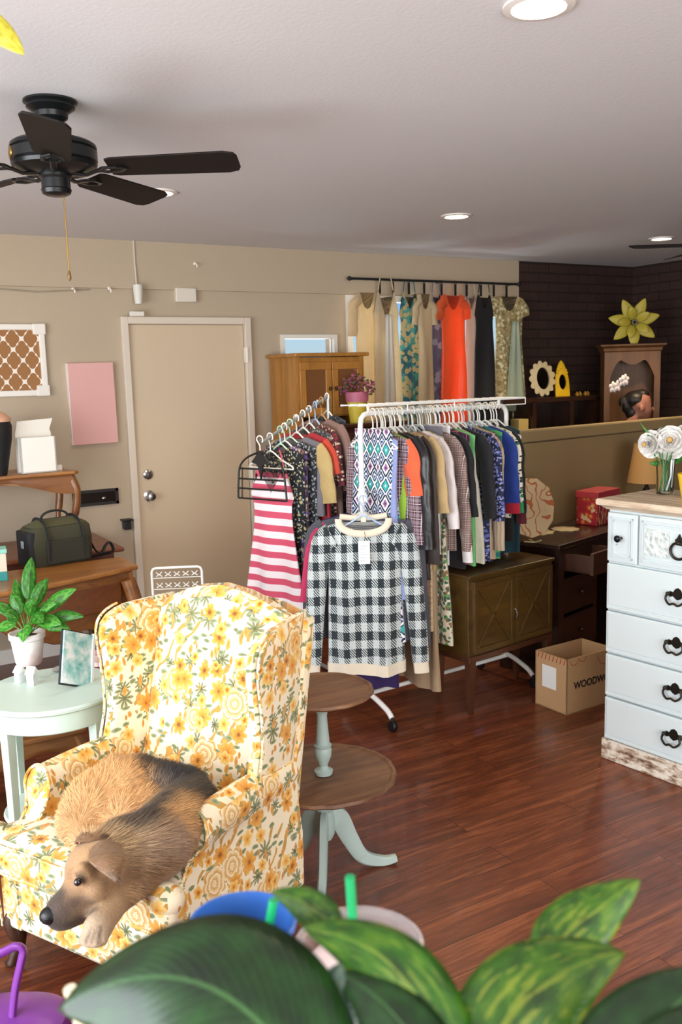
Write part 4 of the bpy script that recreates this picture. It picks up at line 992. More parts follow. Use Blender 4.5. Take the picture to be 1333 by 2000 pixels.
# ---- main rack
RA = R_(4.4); RO = Vector((2.28, 3.662, 0)); RD = Vector((math.cos(RA), math.sin(RA), 0)); BZ = 1.515
def rk(d, y=0, z=0): return RO + RD*d + Vector((-RD.y, RD.x, 0))*y + Vector((0, 0, z))
RK = thing('clothes_rack', 'white tubular rolling clothes rack packed with garments in the middle of the room', 'clothes rack', RO, RA)
RLN = .97
MB().tube([(0, 0, .16), (0, 0, 1.0), (0, 0, 1.46)]+[(.045-.045*math.cos(a), 0, 1.47+.045*math.sin(a)) for a in (R_(30), R_(60), R_(90))]+[(RLN-.045, 0, BZ)]+[(RLN-.045+.045*math.sin(a), 0, 1.47+.045*math.cos(a)) for a in (R_(30), R_(60), R_(90))]+[(RLN, 0, 1.0), (RLN, 0, .16)], .0125, 12).build('frame', HG_W, RK)
MB().tube([(0, 0, .13), (RLN, 0, .13)], .011, 10).build('bottom_bar', HG_W, RK)
for x in (0, RLN):
    f_ = MB().tube(catmull([(x, -.20, .065), (x, -.15, .10), (x, 0, .14), (x, .15, .10), (x, .20, .065)], 5), .0135, 10).build('foot', HG_W, RK)
    for y in (-.205, .205):
        cst = MB(); cst.lathe([(.001, -.012), (.024, -.012), (.027, -.006), (.027, .006), (.024, .012), (.001, .012)], M=Matrix.Translation((x, y, .0275)) @ Matrix.Rotation(R_(90), 4, 'Y'), seg=20); cst.tube([(x, y, .068), (x, y, .045)], .008, 8)
        cst.build('castor', BLACK, f_)
MB().tube([(.0+.0*math.cos(a), .026*math.cos(a), 1.115+.026*math.sin(a)) for a in [2*PI*i/18 for i in range(18)]], .006, 8, closed=True).build('ring_hook', HG_W, RK)
MB().lathe([(.013, 1.13), (.018, 1.135), (.018, 1.16), (.013, 1.165)], seg=14).build('collar', HG_W, RK)
WSF = MB(); wz = 1.553
for y in (-.11, -.04, .03, .10): WSF.tube([(-.04, y, wz), (1.0, y, wz)], .0035, 6)
for i in range(20): WSF.tube([(-.04+1.04*i/19, -.11, wz+.003), (-.04+1.04*i/19, .10, wz+.003)], .003, 6)
WSF.tube([(-.04, -.11, wz), (-.04, -.11, wz-.03), (1.0, -.11, wz-.03), (1.0, -.11, wz)], .003, 6)
for x in (.2, .5, .8): WSF.tube([(x, -.11, wz), (x, -.11, wz-.03)], .003, 6)
for x in (.05, .92): WSF.tube([(x, 0, wz), (x, 0, BZ+.012)], .005, 6)
WSF.build('wire_shelf', HG_W, RK)
GR = 'garments on the main clothes rack'
K = dict
G = [  # offset along bar, name, label, category, material, shape
 (.075, 'patterned_skirt', 'long purple, teal and white diamond print skirt hanging first on the main rack', 'skirt', ikat(), K(L=1.0, sw=.135, waist=.155, hem=.215, neck=None, drop=0, fold=.014, kf=46), 'w'),
 (.10, 'blue_dress', 'light blue flared dress peeking out left behind the diamond print skirt', 'dress', solid('8C9ACB'), K(L=.80, sw=.17, waist=.16, hem=.21, fold=.010), 'w'),
 (.125, 'plaid_shirt', 'maroon and grey plaid shirt just right of the diamond print skirt', 'shirt', plaid('4A1F2A', '8C7C84', 'C9BFC6', .035), K(L=.62, sw=.19, waist=.18, hem=.19, sleeve=.40), 'w'),
 (.15, 'two_tone_top', 'orange and lime green short sleeve top beside the plaid shirt', 'shirt', solid('8BB335'), K(L=.66, sw=.19, waist=.18, hem=.21, sleeve=.17, slr=.06, slm='E2613A', sl_out=.03), 'w'),
 (.18, 'black_jacket', 'shiny black padded jacket with sleeves to the right of the orange top', 'jacket', solid('15141A', .35), K(L=.55, sw=.215, waist=.21, hem=.21, sleeve=.42, slr=.07, thk=.028), 'w'),
 (.21, 'brown_blouse', 'dark brown sheer blouse behind the shiny black jacket', 'blouse', solid('2E221D', .6), K(L=.72, sw=.21, waist=.20, hem=.24, sleeve=.5, slr=.065), 'w'),
 (.24, 'lace_vest', 'long cream lace vest with ribbed edge hanging below the black jacket', 'vest', lace('CDB795', 'B49A76', 70), K(L=.98, sw=.19, waist=.20, hem=.22), 'w'),
 (.265, 'tan_blouse', 'tan short sleeve safari blouse with cuffed sleeve', 'blouse', solid('B79A6C'), K(L=.68, sw=.215, waist=.20, hem=.22, sleeve=.26, slr=.068), 'c'),
 (.295, 'tan_robe', 'longest taupe robe reaching almost to the bottom bar of the rack', 'robe', solid('A58B6C'), K(L=1.30, sw=.19, waist=.19, hem=.24, sleeve=0), 'c'),
 (.325, 'white_tee', 'white long sleeve top with knotted cuff beside the tan blouse', 'shirt', solid('E6DCDA'), K(L=.62, sw=.22, waist=.20, hem=.21, sleeve=.34, slr=.05, sl_out=.07), 'c'),
 (.355, 'leaf_dress', 'long green and cream leaf print dress showing low beside the robe', 'dress', printed('D9D2BC', ('5E9A5A', '8C6A48', '3E5E4A'), 26), K(L=1.08, sw=.19, waist=.19, hem=.25), 'c'),
 (.385, 'grey_pants', 'grey folded trousers hanging low beside the leaf print dress', 'trousers', solid('6B6770'), K(L=.98, sw=.15, waist=.15, hem=.15, neck=None, drop=0), 'c'),
 (.41, 'checked_shirt', 'brown and pink small check shirt with white cuff', 'shirt', plaid('5B433F', '9C8178', 'DDD2CC', .022), K(L=.62, sw=.22, waist=.20, hem=.20, sleeve=.46, slr=.048, sl_out=.07, cuf='E9E4E2'), 'c'),
 (.44, 'white_pants', 'white trousers hanging low right of the brown checked shirt', 'trousers', solid('E1E0E2'), K(L=.93, sw=.15, waist=.15, hem=.15, neck=None, drop=0), 'w'),
 (.47, 'black_tunic', 'plain black tunic between the checked shirt and the purple plaid shirt', 'tunic', solid('121015'), K(L=.84, sw=.215, waist=.20, hem=.22, sleeve=.3), 'w'),
 (.50, 'purple_plaid_shirt', 'long purple and maroon plaid flannel shirt beside the green cardigan', 'shirt', plaid('5A1740', '2E1C56', 'C77A80', .06), K(L=.98, sw=.20, waist=.19, hem=.21, sleeve=0), 'w'),
 (.535, 'green_cardigan', 'bright green long cardigan strip in the right half of the rack', 'cardigan', solid('6FBE72'), K(L=.86, sw=.225, waist=.215, hem=.23, sleeve=0), 'w'),
 (.565, 'white_coat', 'long cream white coat hanging over the low cabinet, right of the green cardigan', 'coat', solid('D9D2BE'), K(L=.98, sw=.17, waist=.20, hem=.24, sleeve=0), 'w'),
 (.595, 'black_shirt', 'black short shirt with orange collar right of the green cardigan', 'shirt', solid('17151A'), K(L=.70, sw=.225, waist=.20, hem=.20, sleeve=.32), 'w'),
 (.63, 'navy_print_top', 'navy print top behind the beige long sleeve shirt', 'shirt', printed('1C2140', ('5560A8', '0E1020', '8C8FC0'), 40), K(L=.78, sw=.225, waist=.21, hem=.21, sleeve=.34), 'w'),
 (.665, 'beige_shirt', 'beige striped long sleeve shirt hanging straight in the right half of the rack', 'shirt', stripes('C2AE93', 'A8937A', .02, True), K(L=.82, sw=.21, waist=.20, hem=.20, sleeve=.5, slr=.045, sl_out=.025), 'c'),
 (.70, 'purple_cardigan', 'dark purple cardigan right of the beige striped shirt', 'cardigan', solid('2C1C38'), K(L=.80, sw=.20, waist=.18, hem=.18, sleeve=.40, sl_out=.02), 'c'),
 (.735, 'teal_striped_top', 'teal and green striped long top, low beside the dark purple cardigan', 'shirt', stripes('1D6E70', '4FA35E', .05), K(L=.93, sw=.19, waist=.18, hem=.18, sleeve=0), 'c'),
 (.775, 'blue_shirt', 'royal blue shirt with red cuff near the right end of the rack', 'shirt', solid('1F3A8C'), K(L=.5, sw=.185, waist=.17, hem=.17, sleeve=.27, slr=.05, sl_out=.03, cuf='B01830'), 'w'),
 (.815, 'cream_knit_top', 'cream dotted top between the blue shirt and the black jacket at the right end', 'shirt', printed('D8D2BC', ('2E6E4A', '1A2A2A'), 34, .25), K(L=.5, sw=.185, waist=.17, hem=.17, sleeve=.27, slr=.045, sl_out=.03, cuf='1C8C4C'), 'w'),
 (.86, 'dark_jacket', 'black ruffled jacket with maroon cuff, last garment at the right end', 'jacket', solid('14100F'), K(L=.62, sw=.175, waist=.16, hem=.16, sleeve=.33, slr=.05, sl_out=.04, cuf='5A1422'), 'w'),
 (.90, 'teal_cardigan', 'thin dark teal cardigan mostly hidden behind the last black jacket', 'cardigan', solid('123A44'), K(L=.8, sw=.16, waist=.15, hem=.15, sleeve=0), 'w')]
HGL = {'w': 'white plastic hanger on the bar of the main clothes rack', 'c': 'pale clear plastic hanger on the bar of the main clothes rack, middle section'}
for i, (d, nm, lab, cat, mt, kw, hk) in enumerate(G):
    p = rk(d, 0, BZ); t = thing(nm, lab, cat, (p.x, p.y, p.z-.012), RA-R_(90)+R_(random.Random(i).uniform(-5, 5)), GR)
    kw = dict(kw); slm = kw.pop('slm', None); cf = kw.pop('cuf', None)
    if d > .43: kw['L'] = min(kw['L'], .70)
    garment(t, mt, seed=i+1, slmat=solid(slm) if slm else None, cuff=solid(cf) if cf else None, **kw)
    hanger((p.x, p.y, BZ-.0), t.rotation_euler[2], HG_W if hk == 'w' else HG_C, HGL[hk], 'white hangers on the main rack' if hk == 'w' else 'clear hangers on the main rack', hk)
r_ = random.Random(8)
for i in range(14):
    d = .14+.74*i/13+r_.uniform(-.008, .008); p = rk(d, 0, BZ)
    hanger((p.x, p.y, BZ), RA-R_(90)+R_(r_.uniform(-9, 9)), HG_W, HGL['w'], 'white hangers on the main rack', 'wn', .09)
# ---- sweater and what hangs behind it on the ring of the rack's near post
SR = R_(-31)
def hookpt(back): 
    p = Vector((2.262, 3.628, 0)) + Vector((math.sin(-SR)*1, math.cos(SR), 0))*back; return p
M_PL = houndstooth('DCE2E0', '10181C', .056); M_CRM = solid('E9DCC6', .9)
sp_ = hookpt(-.075)
SWT = thing('plaid_sweater', 'black and white checked knit sweater with cream collar and cuffs at the rack end', 'sweater', (sp_.x, sp_.y, 1.125), SR)
garment(SWT, M_PL, L=.72, sw=.185, waist=.172, hem=.185, thk=.035, sleeve=.575, slr=.058, neck=(.115, .085), seed=3, drop=.055, cuff=M_CRM, hemmat=M_CRM, ztop0=-.075, sl_out=.075, name='knit_body', fold=.012)
cm = []
for sgn in (-1,):
    cm = [Vector((.118*math.sin(a), -.022-.010*math.cos(a), -.092-.070*max(0, math.cos(a))**.8-.0*abs(a))) for a in [R_(-95+190*i/24) for i in range(25)]]
MB().tube(cm, .0165, 10, flat=.5, upv=(0, 1, 0)).build('collar', M_CRM, SWT)
MB().tube([Vector((v.x*.95, .03, -.085-.012*math.cos(v.x*12))) for v in cm], .014, 8).build('back_collar', M_CRM, SWT)
tg = MB().bx(-.028, .026, -.060, -.058, -.30, -.19).build('price_tag', plain('EDEFF2', .5), SWT, smooth=False)
wr = MB()
for i in range(6): wr.bx(-.020, .016-.006*(i % 3), -.0606, -.060, -.215-.014*i, -.2135-.014*i)
wr.build('handwriting', plain('8C93A8', .7), tg, smooth=False)
MB().tube([(0, -.059, -.195), (.006, -.05, -.165), (.002, -.045, -.15)], .0012, 5).build('tag_string', plain('4A4038', .7), SWT)
MB().bx(-.012, .012, .010, .013, -.115, -.085).build('neck_label', plain('E6DEC8', .7), SWT, smooth=False)
hanger((sp_.x, sp_.y, 1.118), SR, HG_B, 'light blue plastic hanger inside the checked sweater', 'hangers on the ring of the rack post', 'b', .17)
for k, (back, nm, lab, cat, mt, kw, hm, hl, key) in enumerate((
    (-.03, 'grey_cardigan', 'dark grey cardigan directly behind the checked sweater', 'cardigan', solid('4A4A54'), K(L=.63, sw=.215, waist=.20, hem=.215, sleeve=.52, slr=.06, sl_out=.055, neck=(.09, .03)), HG_W, 'white hanger behind the light blue one at the rack end', 'w2'),
    (.01, 'magenta_top', 'magenta and peach top showing at the right shoulder behind the checked sweater', 'top', solid('B52A5E'), K(L=.60, sw=.20, waist=.19, hem=.2, sleeve=.30, slr=.05, sl_out=.065, slm='C0305C'), HG_W, 'pink and white hanger behind the checked sweater', 'w3'),
    (.05, 'purple_dress', 'deep purple long dress whose hem shows under the checked sweater', 'dress', solid('2E1850'), K(L=.90, sw=.19, waist=.16, hem=.16, sleeve=0), HG_W, 'hindmost white hanger on the ring of the rack post', 'w4'))):
    q = hookpt(back); kw = dict(kw); slm = kw.pop('slm', None)
    t = thing(nm, lab, cat, (q.x, q.y, 1.125), SR+R_((-6, 5, -3)[k]), 'garments hung on the ring of the rack post')
    garment(t, mt, seed=40+k, slmat=solid(slm) if slm else None, ztop0=-.065, **kw)
    hanger((q.x, q.y, 1.118), SR+R_((-6, 5, -3)[k]), hm, hl, 'hangers on the ring of the rack post', key, .165)

# ---- slanted arm rack at the left
B1 = at_d(641, 774, 4.95); B0 = B1 + Vector((-.345, -.02, -.185)); bd = (B0-B1)
RB = thing('slant_arm_rack', 'grey metal rack post with a slanted arm, left of the main clothes rack', 'clothes rack', (B1.x, B1.y, 0))
MB().tube([(0, 0, 0), (0, 0, B1.z)], .011, 10).build('post', plain('A9ADAC', .35, .6), RB)
MB().tube([(0, 0, B1.z), bd*.25+Vector((0, 0, B1.z)), bd*1.22+Vector((0, 0, B1.z)), bd*1.24+Vector((0, 0, B1.z+.02))], .009, 10).build('slanted_arm', plain('A9ADAC', .35, .6), RB)
MB().tube([(.0, -.22, .02), (0, .22, .02)], .012).tube([(-.22, 0, .02), (.22, 0, .02)], .012).build('base', plain('A9ADAC', .35, .6), RB)
for i in range(4):
    pp = bd*(.2+.2*i)+Vector((0, 0, B1.z+.012)); MB().ell(pp, (.008, .008, .010)).build('peg', plain('C9CCCA', .3, .6), RB)
G2 = [
 (1.08, 'striped_dress', 'red and white striped sundress hanging in front on the slanted arm', 'dress', stripes('EFE4E6', 'D0506A', .072, duty=.48), 'slip', K(L=.95, top=.16, hem=.265), HG_W, 'w5', 'front white hanger on the slanted arm, over the striped sundress'),
 (.90, 'black_floral_dress', 'black dress with small yellow flowers right behind the striped sundress', 'dress', printed('0F0F12', ('A89E62', '5C6878', 'B6B6A8'), 30, .2), 'g', K(L=.98, sw=.18, waist=.17, hem=.22), HG_G, 'g1', 'mint green hanger second on the slanted arm'),
 (.82, 'purple_print_dress', 'brown and purple print dress low beside the striped sundress', 'dress', printed('3A2440', ('6A4E9A', '7A5A48', 'B9A89A'), 26, .33), 'g', K(L=1.02, sw=.17, waist=.17, hem=.20), HG_W, 'w6', 'white hanger third on the slanted arm'),
 (.72, 'grey_lace_dress', 'black and silver lace dress in the middle of the slanted arm', 'dress', printed('17181B', ('6E7479', '9A9EA2', '3A3D42'), 40, .26), 'g', K(L=.95, sw=.19, waist=.18, hem=.20), HG_G, 'g2', 'mint green hanger fourth on the slanted arm'),
 (.60, 'grey_blouse', 'grey and cream blouse with open collar on the slanted arm', 'blouse', solid('6E6A72'), 'g', K(L=.44, sw=.205, waist=.20, hem=.22, sleeve=.22, slm='B9A06A'), HG_W, 'w7', 'white hanger fifth on the slanted arm'),
 (.48, 'red_blouse', 'deep red blouse hanging behind the grey blouse', 'top', solid('A3232E'), 'g', K(L=.62, sw=.20, waist=.20, hem=.25, sleeve=.1, slm='C2452E'), HG_W, 'w8', 'white hanger sixth on the slanted arm'),
 (.36, 'grey_knit_dress', 'grey and black textured knit dress behind the deep red blouse', 'dress', printed('3A3A3C', ('8E8C88', '1A1A1C'), 60, .35), 'g', K(L=.86, sw=.21, waist=.20, hem=.22), HG_W, 'w9', 'white hanger seventh on the slanted arm'),
 (.25, 'maroon_blouse', 'maroon blouse with patterned edge further back on the slanted arm', 'blouse', printed('4A1420', ('7A2030', 'C9B59A'), 40, .3), 'g', K(L=.62, sw=.21, waist=.20, hem=.2, sleeve=.2), HG_B, 'b2', 'blue and white hanger eighth on the slanted arm'),
 (.13, 'taupe_top', 'dusty pink taupe top nearest the rack post on the slanted arm', 'top', solid('8A6C64'), 'g', K(L=.55, sw=.225, waist=.21, hem=.21, sleeve=.25, slr=.06), HG_WD, 'wd', 'wooden hanger nearest the post of the slanted arm'),
 (.02, 'black_knit_top', 'dark patterned top with white fringe at the post end of the slanted arm', 'top', printed('1C2230', ('5A5E6A', '0E1014'), 50, .3), 'g', K(L=.80, sw=.20, waist=.19, hem=.19), HG_W, 'w10', 'hindmost white hanger at the post of the slanted arm')]
for i, (f, nm, lab, cat, mt, kd, kw, hm, key, hl) in enumerate(G2):
    q = B1+bd*f; t = thing(nm, lab, cat, (q.x, q.y, q.z-.012), R_(-90+(22-3*i if i < 7 else 0)+random.Random(i+90).uniform(-5, 5)), 'garments on the slanted arm')
    kw = dict(kw); slm = kw.pop('slm', None)
    if kd == 'slip': slip(t, mt, kw['L'], kw['top'], kw['hem'], seed=i, vneck=.14).location = (0, 0, -.13); 
    else: garment(t, mt, seed=60+i, slmat=solid(slm) if slm else None, **kw)
    hanger((q.x, q.y, q.z), t.rotation_euler[2], hm, hl, 'hangers on the slanted arm', key, .16)
for ch in list(bpy.data.objects):
    if ch.parent and ch.parent.name.startswith('striped_dress') and ch.name.startswith('strap'): ch.location = (0, 0, -.13)
q = B1+bd*1.14
MH = thing('tiered_skirt_hanger', 'empty black five bar tiered hanger in front of the striped sundress', 'hanger', (q.x-.04, q.y, q.z), R_(-66))
mh = MB(); mh.tube([(.021*math.cos(a), 0, .021*math.sin(a)) for a in [R_(-40+k*22) for k in range(11)]]+[(0, 0, -.03), (0, 0, -.08)], .0035, 7); mh.build('hook', HG_W, MH)
sh_ = [(.0, 0, -.06), (.026, 0, -.07), (.10, 0, -.10), (.148, 0, -.15), (.162, 0, -.24), (.167, 0, -.315)]
fr_ = MB()
for g_ in (-1, 1): fr_.tube(catmull([(g_*x, y, z) for x, y, z in sh_], 4), .0055, 8)
fr_.tube([(-.14, .012, -.15), (-.150, .012, -.315)], .004, 6).build('frame', HG_K, MH)
for z, w in ((-.155, .149), (-.21, .157), (-.262, .163), (-.315, .167)): MB().tube([(-w, 0, z), (w, 0, z)], .005, 8).build('bar', HG_K, MH)
MB().prism([(-.06, -.12), (0, -.055), (.06, -.12), (.018, -.13), (.0, -.21), (-.018, -.13)], -.006, .006, Matrix.Rotation(R_(90), 4, 'X')).build('center_bracket', HG_K, MH)

# ---- dresses in front of the long window
RODY = 5.585; ra = at_y(686, 543, RODY); rb = at_y(1012, 556, RODY); RZ = (ra.z+rb.z)/2
CR_ = thing('curtain_rod', 'dark iron curtain rod above the long window holding the row of dresses', 'curtain rod', (ra.x, RODY, RZ))
RL = rb.x-ra.x
MB().tube([(0, 0, 0), (RL, 0, 0)], .009, 10).build('rod', IRON, CR_)
for x in (.03, RL*.52, RL-.04):
    MB().tube([(x, .0, 0), (x, YW-RODY, -.0)], .007, 8).lathe([(.02, 0), (.001, .006)], c=(x, .1, 0)).build('bracket', IRON, CR_)
for x in (-.012, RL+.012): MB().ell((x, 0, 0), (.018, .016, .016)).build('finial', IRON, CR_)
lw = MB().tube([(0, 0, 0), (.2, 0, 0)], .008, 8)
for k, px in enumerate((742, 768, 799, 829, 863, 890, 912, 940, 965, 990)):
    x = at_y(px, 560, RODY).x; z = RZ
    o = MB().tube([(.0, .012*math.cos(a), -.006+.014*math.sin(a)) for a in [2*PI*i/14 for i in range(14)]], .003, 6, closed=True).bx(-.008, .008, -.004, .004, -.10, -.018).build('clip_ring', IRON); o.location = (x, RODY, z)
    tagp(o, 'black clip ring hanging on the curtain rod above the dresses', 'curtain clip', 'black clip rings on the curtain rod')
TR = .45
DL = [  # px left, right at the bust; name, label, material, kind
 (688, 748, 'cream_long_dress', 'long cream dress with draped sleeve at the left end of the curtain rod', solid('E8D3AB', .6, TR), 'g', K(L=1.05, sleeve=.2), .0, None),
 (728, 782, 'ivory_halter_dress', 'ivory v neck gown with white satin front, second from left on the curtain rod', solid('E6D5B4', .5, TR), 's', 'F6F3EC', -.045, None),
 (779, 822, 'teal_floral_dress', 'teal floral print dress hanging on the curtain rod', printed('4A9A98', ('2C6E78', '3E8A7C', '27606E', 'B9A878'), 13, .55), 's', None, .03, None),
 (812, 850, 'beige_cap_dress', 'beige cap sleeve dress between the teal and slate blue dresses', solid('D2BC98', .8, TR*.7), 'g', K(L=1.05, sleeve=.12), -.04, None),
 (838, 868, 'slate_dress', 'narrow slate blue dress with pale flowers left of the coral gown', printed('5A5D72', ('4C5068', '8C8FA0'), 11, .35), 's', None, .02, None),
 (856, 914, 'coral_gown', 'glowing coral orange draped gown in the middle of the window', solid('F0703E', .4, TR), 'g', K(L=1.15, sleeve=.08), -.045, None),
 (908, 934, 'sheer_peach_dress', 'sheer grey and peach ruffled dress right of the coral gown', solid('D9C4B4', .6, TR), 's', None, .02, None),
 (926, 966, 'black_gown', 'plain black sleeveless gown on the curtain rod', solid('120F12', .7), 's', None, -.04, None),
 (960, 1028, 'tan_floral_coat', 'tan floral dress over a pale mint front at the right end of the curtain rod', printed('B5A070', ('8A7A4C', 'D9CFA6', '9C8858'), 22, .4), 'g', K(L=1.0, sleeve=.05), .0, 'DDE8D2')]
for i, (a, b, nm, lab, mt, kd, kw, dy, pm) in enumerate(DL):
    xa = at_y(a, 640, RODY+dy).x; xb = at_y(b, 640, RODY+dy).x; hw = (xb-xa)/2; cx = (xa+xb)/2
    t = thing(nm, lab, 'dress', (cx, RODY+dy, RZ-.07), 0, 'dresses on the curtain rod')
    if kd == 's': slip(t, mt, .99, hw*.92, hw*1.05, seed=i, mat2=solid(kw, .3, .5) if kw else None, vneck=.22 if kw else .12)
    else: garment(t, mt, sw=hw*.80, waist=hw*.72, hem=hw*.95, neck=(hw*.45, .14), seed=i+20, drop=.04, ztop0=0, slr=hw*.28, sl_out=.02, thk=.02, fold=.016, kf=26, **kw)
    if pm: MB().grid(lambda u, v: Vector(((u-.5)*hw*(.35+.75*v)+.03, -.045+.006*math.sin(u*12), -.22-.70*v)), 10, 16).build('front_panel', solid(pm, .4, .55), t, thick=.003)
# ================================================================ small things, left side
DZT = .76
M_OLV = plain('3B3A28', .85, bump=.3, bs=300); M_BAGK = plain('16171B', .7, bump=.2, bs=200)
p = at_z(62, 1112, DZT)
BG = thing('camera_bag', 'black and olive camera bag with handle standing on the carved desk', 'bag', (p.x+.16, p.y+.12, DZT), R_(12))
b = MB(); R = []
for z, e in ((0, .0), (.01, .008), (.12, .012), (.19, .004), (.205, -.012), (.21, -.03)):
    R.append(slabring(0, 0, .165+e, .085+e*.6, z, 32, .35))
b.rings(R).build('bag_body', M_OLV, BG)
R = [slabring(-.155, -.0, .035, .08, z, 20, .45) for z in (.01, .05, .14, .185)]
MB().rings(R).build('side_pocket', M_BAGK, BG, bevel=.006)
R = [slabring(0.02, -.092, .12, .022, z, 24, .4) for z in (.012, .02, .12, .132)]
MB().rings(R).build('front_pocket', plain('2C2A20', .85), BG, bevel=.005)
R = [slabring(0, 0, .16-e, .082-e, .205+e*.5, 32, .5) for e in (0, .015, .04, .06)]
MB().rings(R).build('lid', plain('4B4A30', .85, bump=.3, bs=300), BG)
MB().tube(catmull([(-.07, 0, .205), (-.07, 0, .25), (-.03, 0, .272), (.03, 0, .272), (.07, 0, .25), (.07, 0, .205)], 4), .010, 10, flat=.6).build('handle', M_BAGK, BG)
for x in (-.09, .10): MB().tube(catmull([(x, -.105, .03), (x, -.11, .12), (x, -.09, .19), (x, -.05, .232), (x, .05, .232), (x, .09, .19)], 4), .011, 8, flat=.25).build('webbing', M_BAGK, BG)
MB().box((-.193, -.02, .12), (.006, .03, .04)).build('buckle', plain('8E99A3', .3), BG, bevel=.003)
MB().tube(catmull([(.16, -.02, .17), (.20, -.02, .05), (.24, -.02, .012), (.28, -.01, .05), (.31, .0, .06), (.33, .0, .012), (.29, -.03, .008), (.22, -.06, .012), (.16, -.08, .012)], 5), .013, 8, flat=.25).build('shoulder_strap', M_BAGK, BG)
p = at_z(2, 1138, DZT)
t = thing('storage_box', 'small white and teal printed box at the left edge, on the carved desk', 'box', (p.x, p.y+.08, DZT), R_(-8))
MB().bx(-.14, .045, -.05, .05, 0, .045).build('teal_base', plain('2E8C86', .6), t, smooth=False, bevel=.003)
MB().bx(-.14, .045, -.05, .05, .045, .135).build('box_body', plain('D9D0BA', .6), t, smooth=False, bevel=.003)
MB().bx(-.145, .05, -.055, .055, .135, .155).build('box_lid', plain('8FCDBD', .6), t, smooth=False, bevel=.003)
CT = 1.201
p = at_y(68, 910, 5.32)
t = thing('white_letter_holder', 'white painted wooden wall box with flared back standing on the raised console', 'box', (p.x, 5.30, CT), R_(6))
o = MB(); hw_ = .115
hw_ = .10; o.prism([(-hw_, 0), (hw_, 0), (hw_*1.02, .22), (hw_*.95, .24), (hw_*1.18, .30), (-hw_*.85, .29), (-hw_*1.02, .22)], -.012, 0, Matrix.Rotation(R_(90), 4, 'X') ).build('back_board', plain('E2DFD6', .6, bump=.1), t, smooth=False, bevel=.002)
o = MB(); o.bx(-hw_, hw_, -.07, -.055, 0, .20).bx(-hw_, -hw_+.01, -.07, 0, 0, .20).bx(hw_-.01, hw_, -.07, 0, 0, .20).bx(-hw_, hw_, -.07, 0, 0, .01); o.build('tray', plain('E9E6DE', .6, bump=.1), t, smooth=False, bevel=.002)
MB().bx(hw_, hw_+.05, -.005, .005, 0, .03).build('foot', plain('E2DFD6', .6), t, smooth=False)
p = at_y(5, 912, 5.25)
t = thing('black_display_bust', 'black curved display bust with peach top at the left edge on the raised console', 'display', (p.x-.02, 5.27, CT), 0)
MB().lathe([(.001, 0), (.045, 0), (.05, .02), (.065, .10), (.085, .2), (.09, .27), (.08, .30), (.001, .31)], seg=28).build('bust_body', plain('0D0D10', .7), t)
MB().lathe([(.084, .295), (.088, .315), (.05, .345), (.001, .36)], seg=28).build('fabric_top', plain('D9A98C', .8), t)
r_ = random.Random(4)
for k, px in enumerate((10, 17, 24, 40, 52, 66, 78, 90)):
    q = at_z(px, 912+r_.uniform(-2, 2), CT+.004); m_ = MB()
    for j in range(5): a = j*1.257; m_.ell((.012*math.cos(a), .008*math.sin(a), .008+.004*(j % 2)), (.0075, .0075, .0075), u=8, v=6)
    m_.ell((0, 0, .012), (.007, .007, .009), u=8, v=6); o = m_.build('silver_trinket', plain('C9CBD0', .25, .8)); o.location = (q.x, min(q.y, 5.28), CT); o.rotation_euler = (0, 0, k)
    tagp(o, 'small silver jewellery piece along the front edge of the raised console', 'jewellery', 'silver jewellery on the raised console')
# side table things
TZ_ = .622
p = at_z(62, 1302, TZ_)
FP = thing('potted_peace_lily', 'green leafy plant in a white pot on the round mint table', 'potted plant', (p.x+.0, p.y+.045, TZ_))
M_POT = NT('white_pot'); v = M_POT.noise(M_POT.tc(), 9, 3)[0]; M_POT = M_POT.fin(M_POT.ramp(v, [(.45, 'E9E4E0'), (.7, 'C9A9A2')]), .45)
MB().lathe([(.001, 0), (.045, 0), (.05, .01), (.062, .10), (.068, .105), (.069, .125), (.064, .127), (.06, .112), (.001, .11)], seg=32).build('pot', M_POT, FP)
MB().lathe([(.060, .108), (.03, .114), (.001, .116)], seg=20).build('soil', plain('2B1F17', .95), FP)
def leafmat(c1, c2, c3, vein='C9E08C', name='leaf', tr=.25, blot=0):
    n = NT(name); x = n.xyz(U(n)); u = n.math('SUBTRACT', x[0], .5); au = n.math('ABSOLUTE', u)
    vv = n.wave(n.comb(n.math('SUBTRACT', x[1], n.math('MULTIPLY', au, .9)), 0.0), 6, .4, 1); f = n.noise(n.map(U(n), (2, 3, 1)), 2.2, 4)[0]
    c = n.ramp(f, [(.3, c1), (.5, c2), (.72, c3)])
    if blot: c = n.mix(n.math('MULTIPLY', n.math('GREATER_THAN', n.noise(n.map(U(n), (6, 2, 1), (0, 0, .5)), 2.6, 3)[0], .58), blot), c, vein)
    c = n.mix(n.math('MULTIPLY', n.math('LESS_THAN', au, .012), .5), c, vein); c = n.mix(n.math('MULTIPLY', vv, .05), c, vein)
    n.bump(vv, .12, .002); m = n.fin(c, .33, spec=.5); n.translucent(tr, c); return m
def bez(a, b, c, t): return a*((1-t)**2)+b*(2*t*(1-t))+c*(t*t)
def leaf(par, P0, P1, P2, hw, mat, facing, name='leaf', nv=22, fold=.25, shape=1.0, world=True, wav=0.0):
    def fn(u, v):
        t = v; c = bez(P0, P1, P2, t); d = (bez(P0, P1, P2, min(1, t+.02))-bez(P0, P1, P2, max(0, t-.02))).normalized()
        s = d.cross(facing).normalized(); nn = s.cross(d).normalized()
        w = hw*(max(1e-4, math.sin(PI*min(1, t**(.75*shape))))**.75)*(1 if t < .999 else .01)
        x = (u-.5)*2
        return c + s*(x*w) + nn*(-(abs(x)**1.3)*w*fold) + nn*(wav*w*math.sin(t*14)*abs(x))
    m = MB(); m.grid(fn, 8, nv); return m.build(name, mat, par, thick=.0006, world=world)
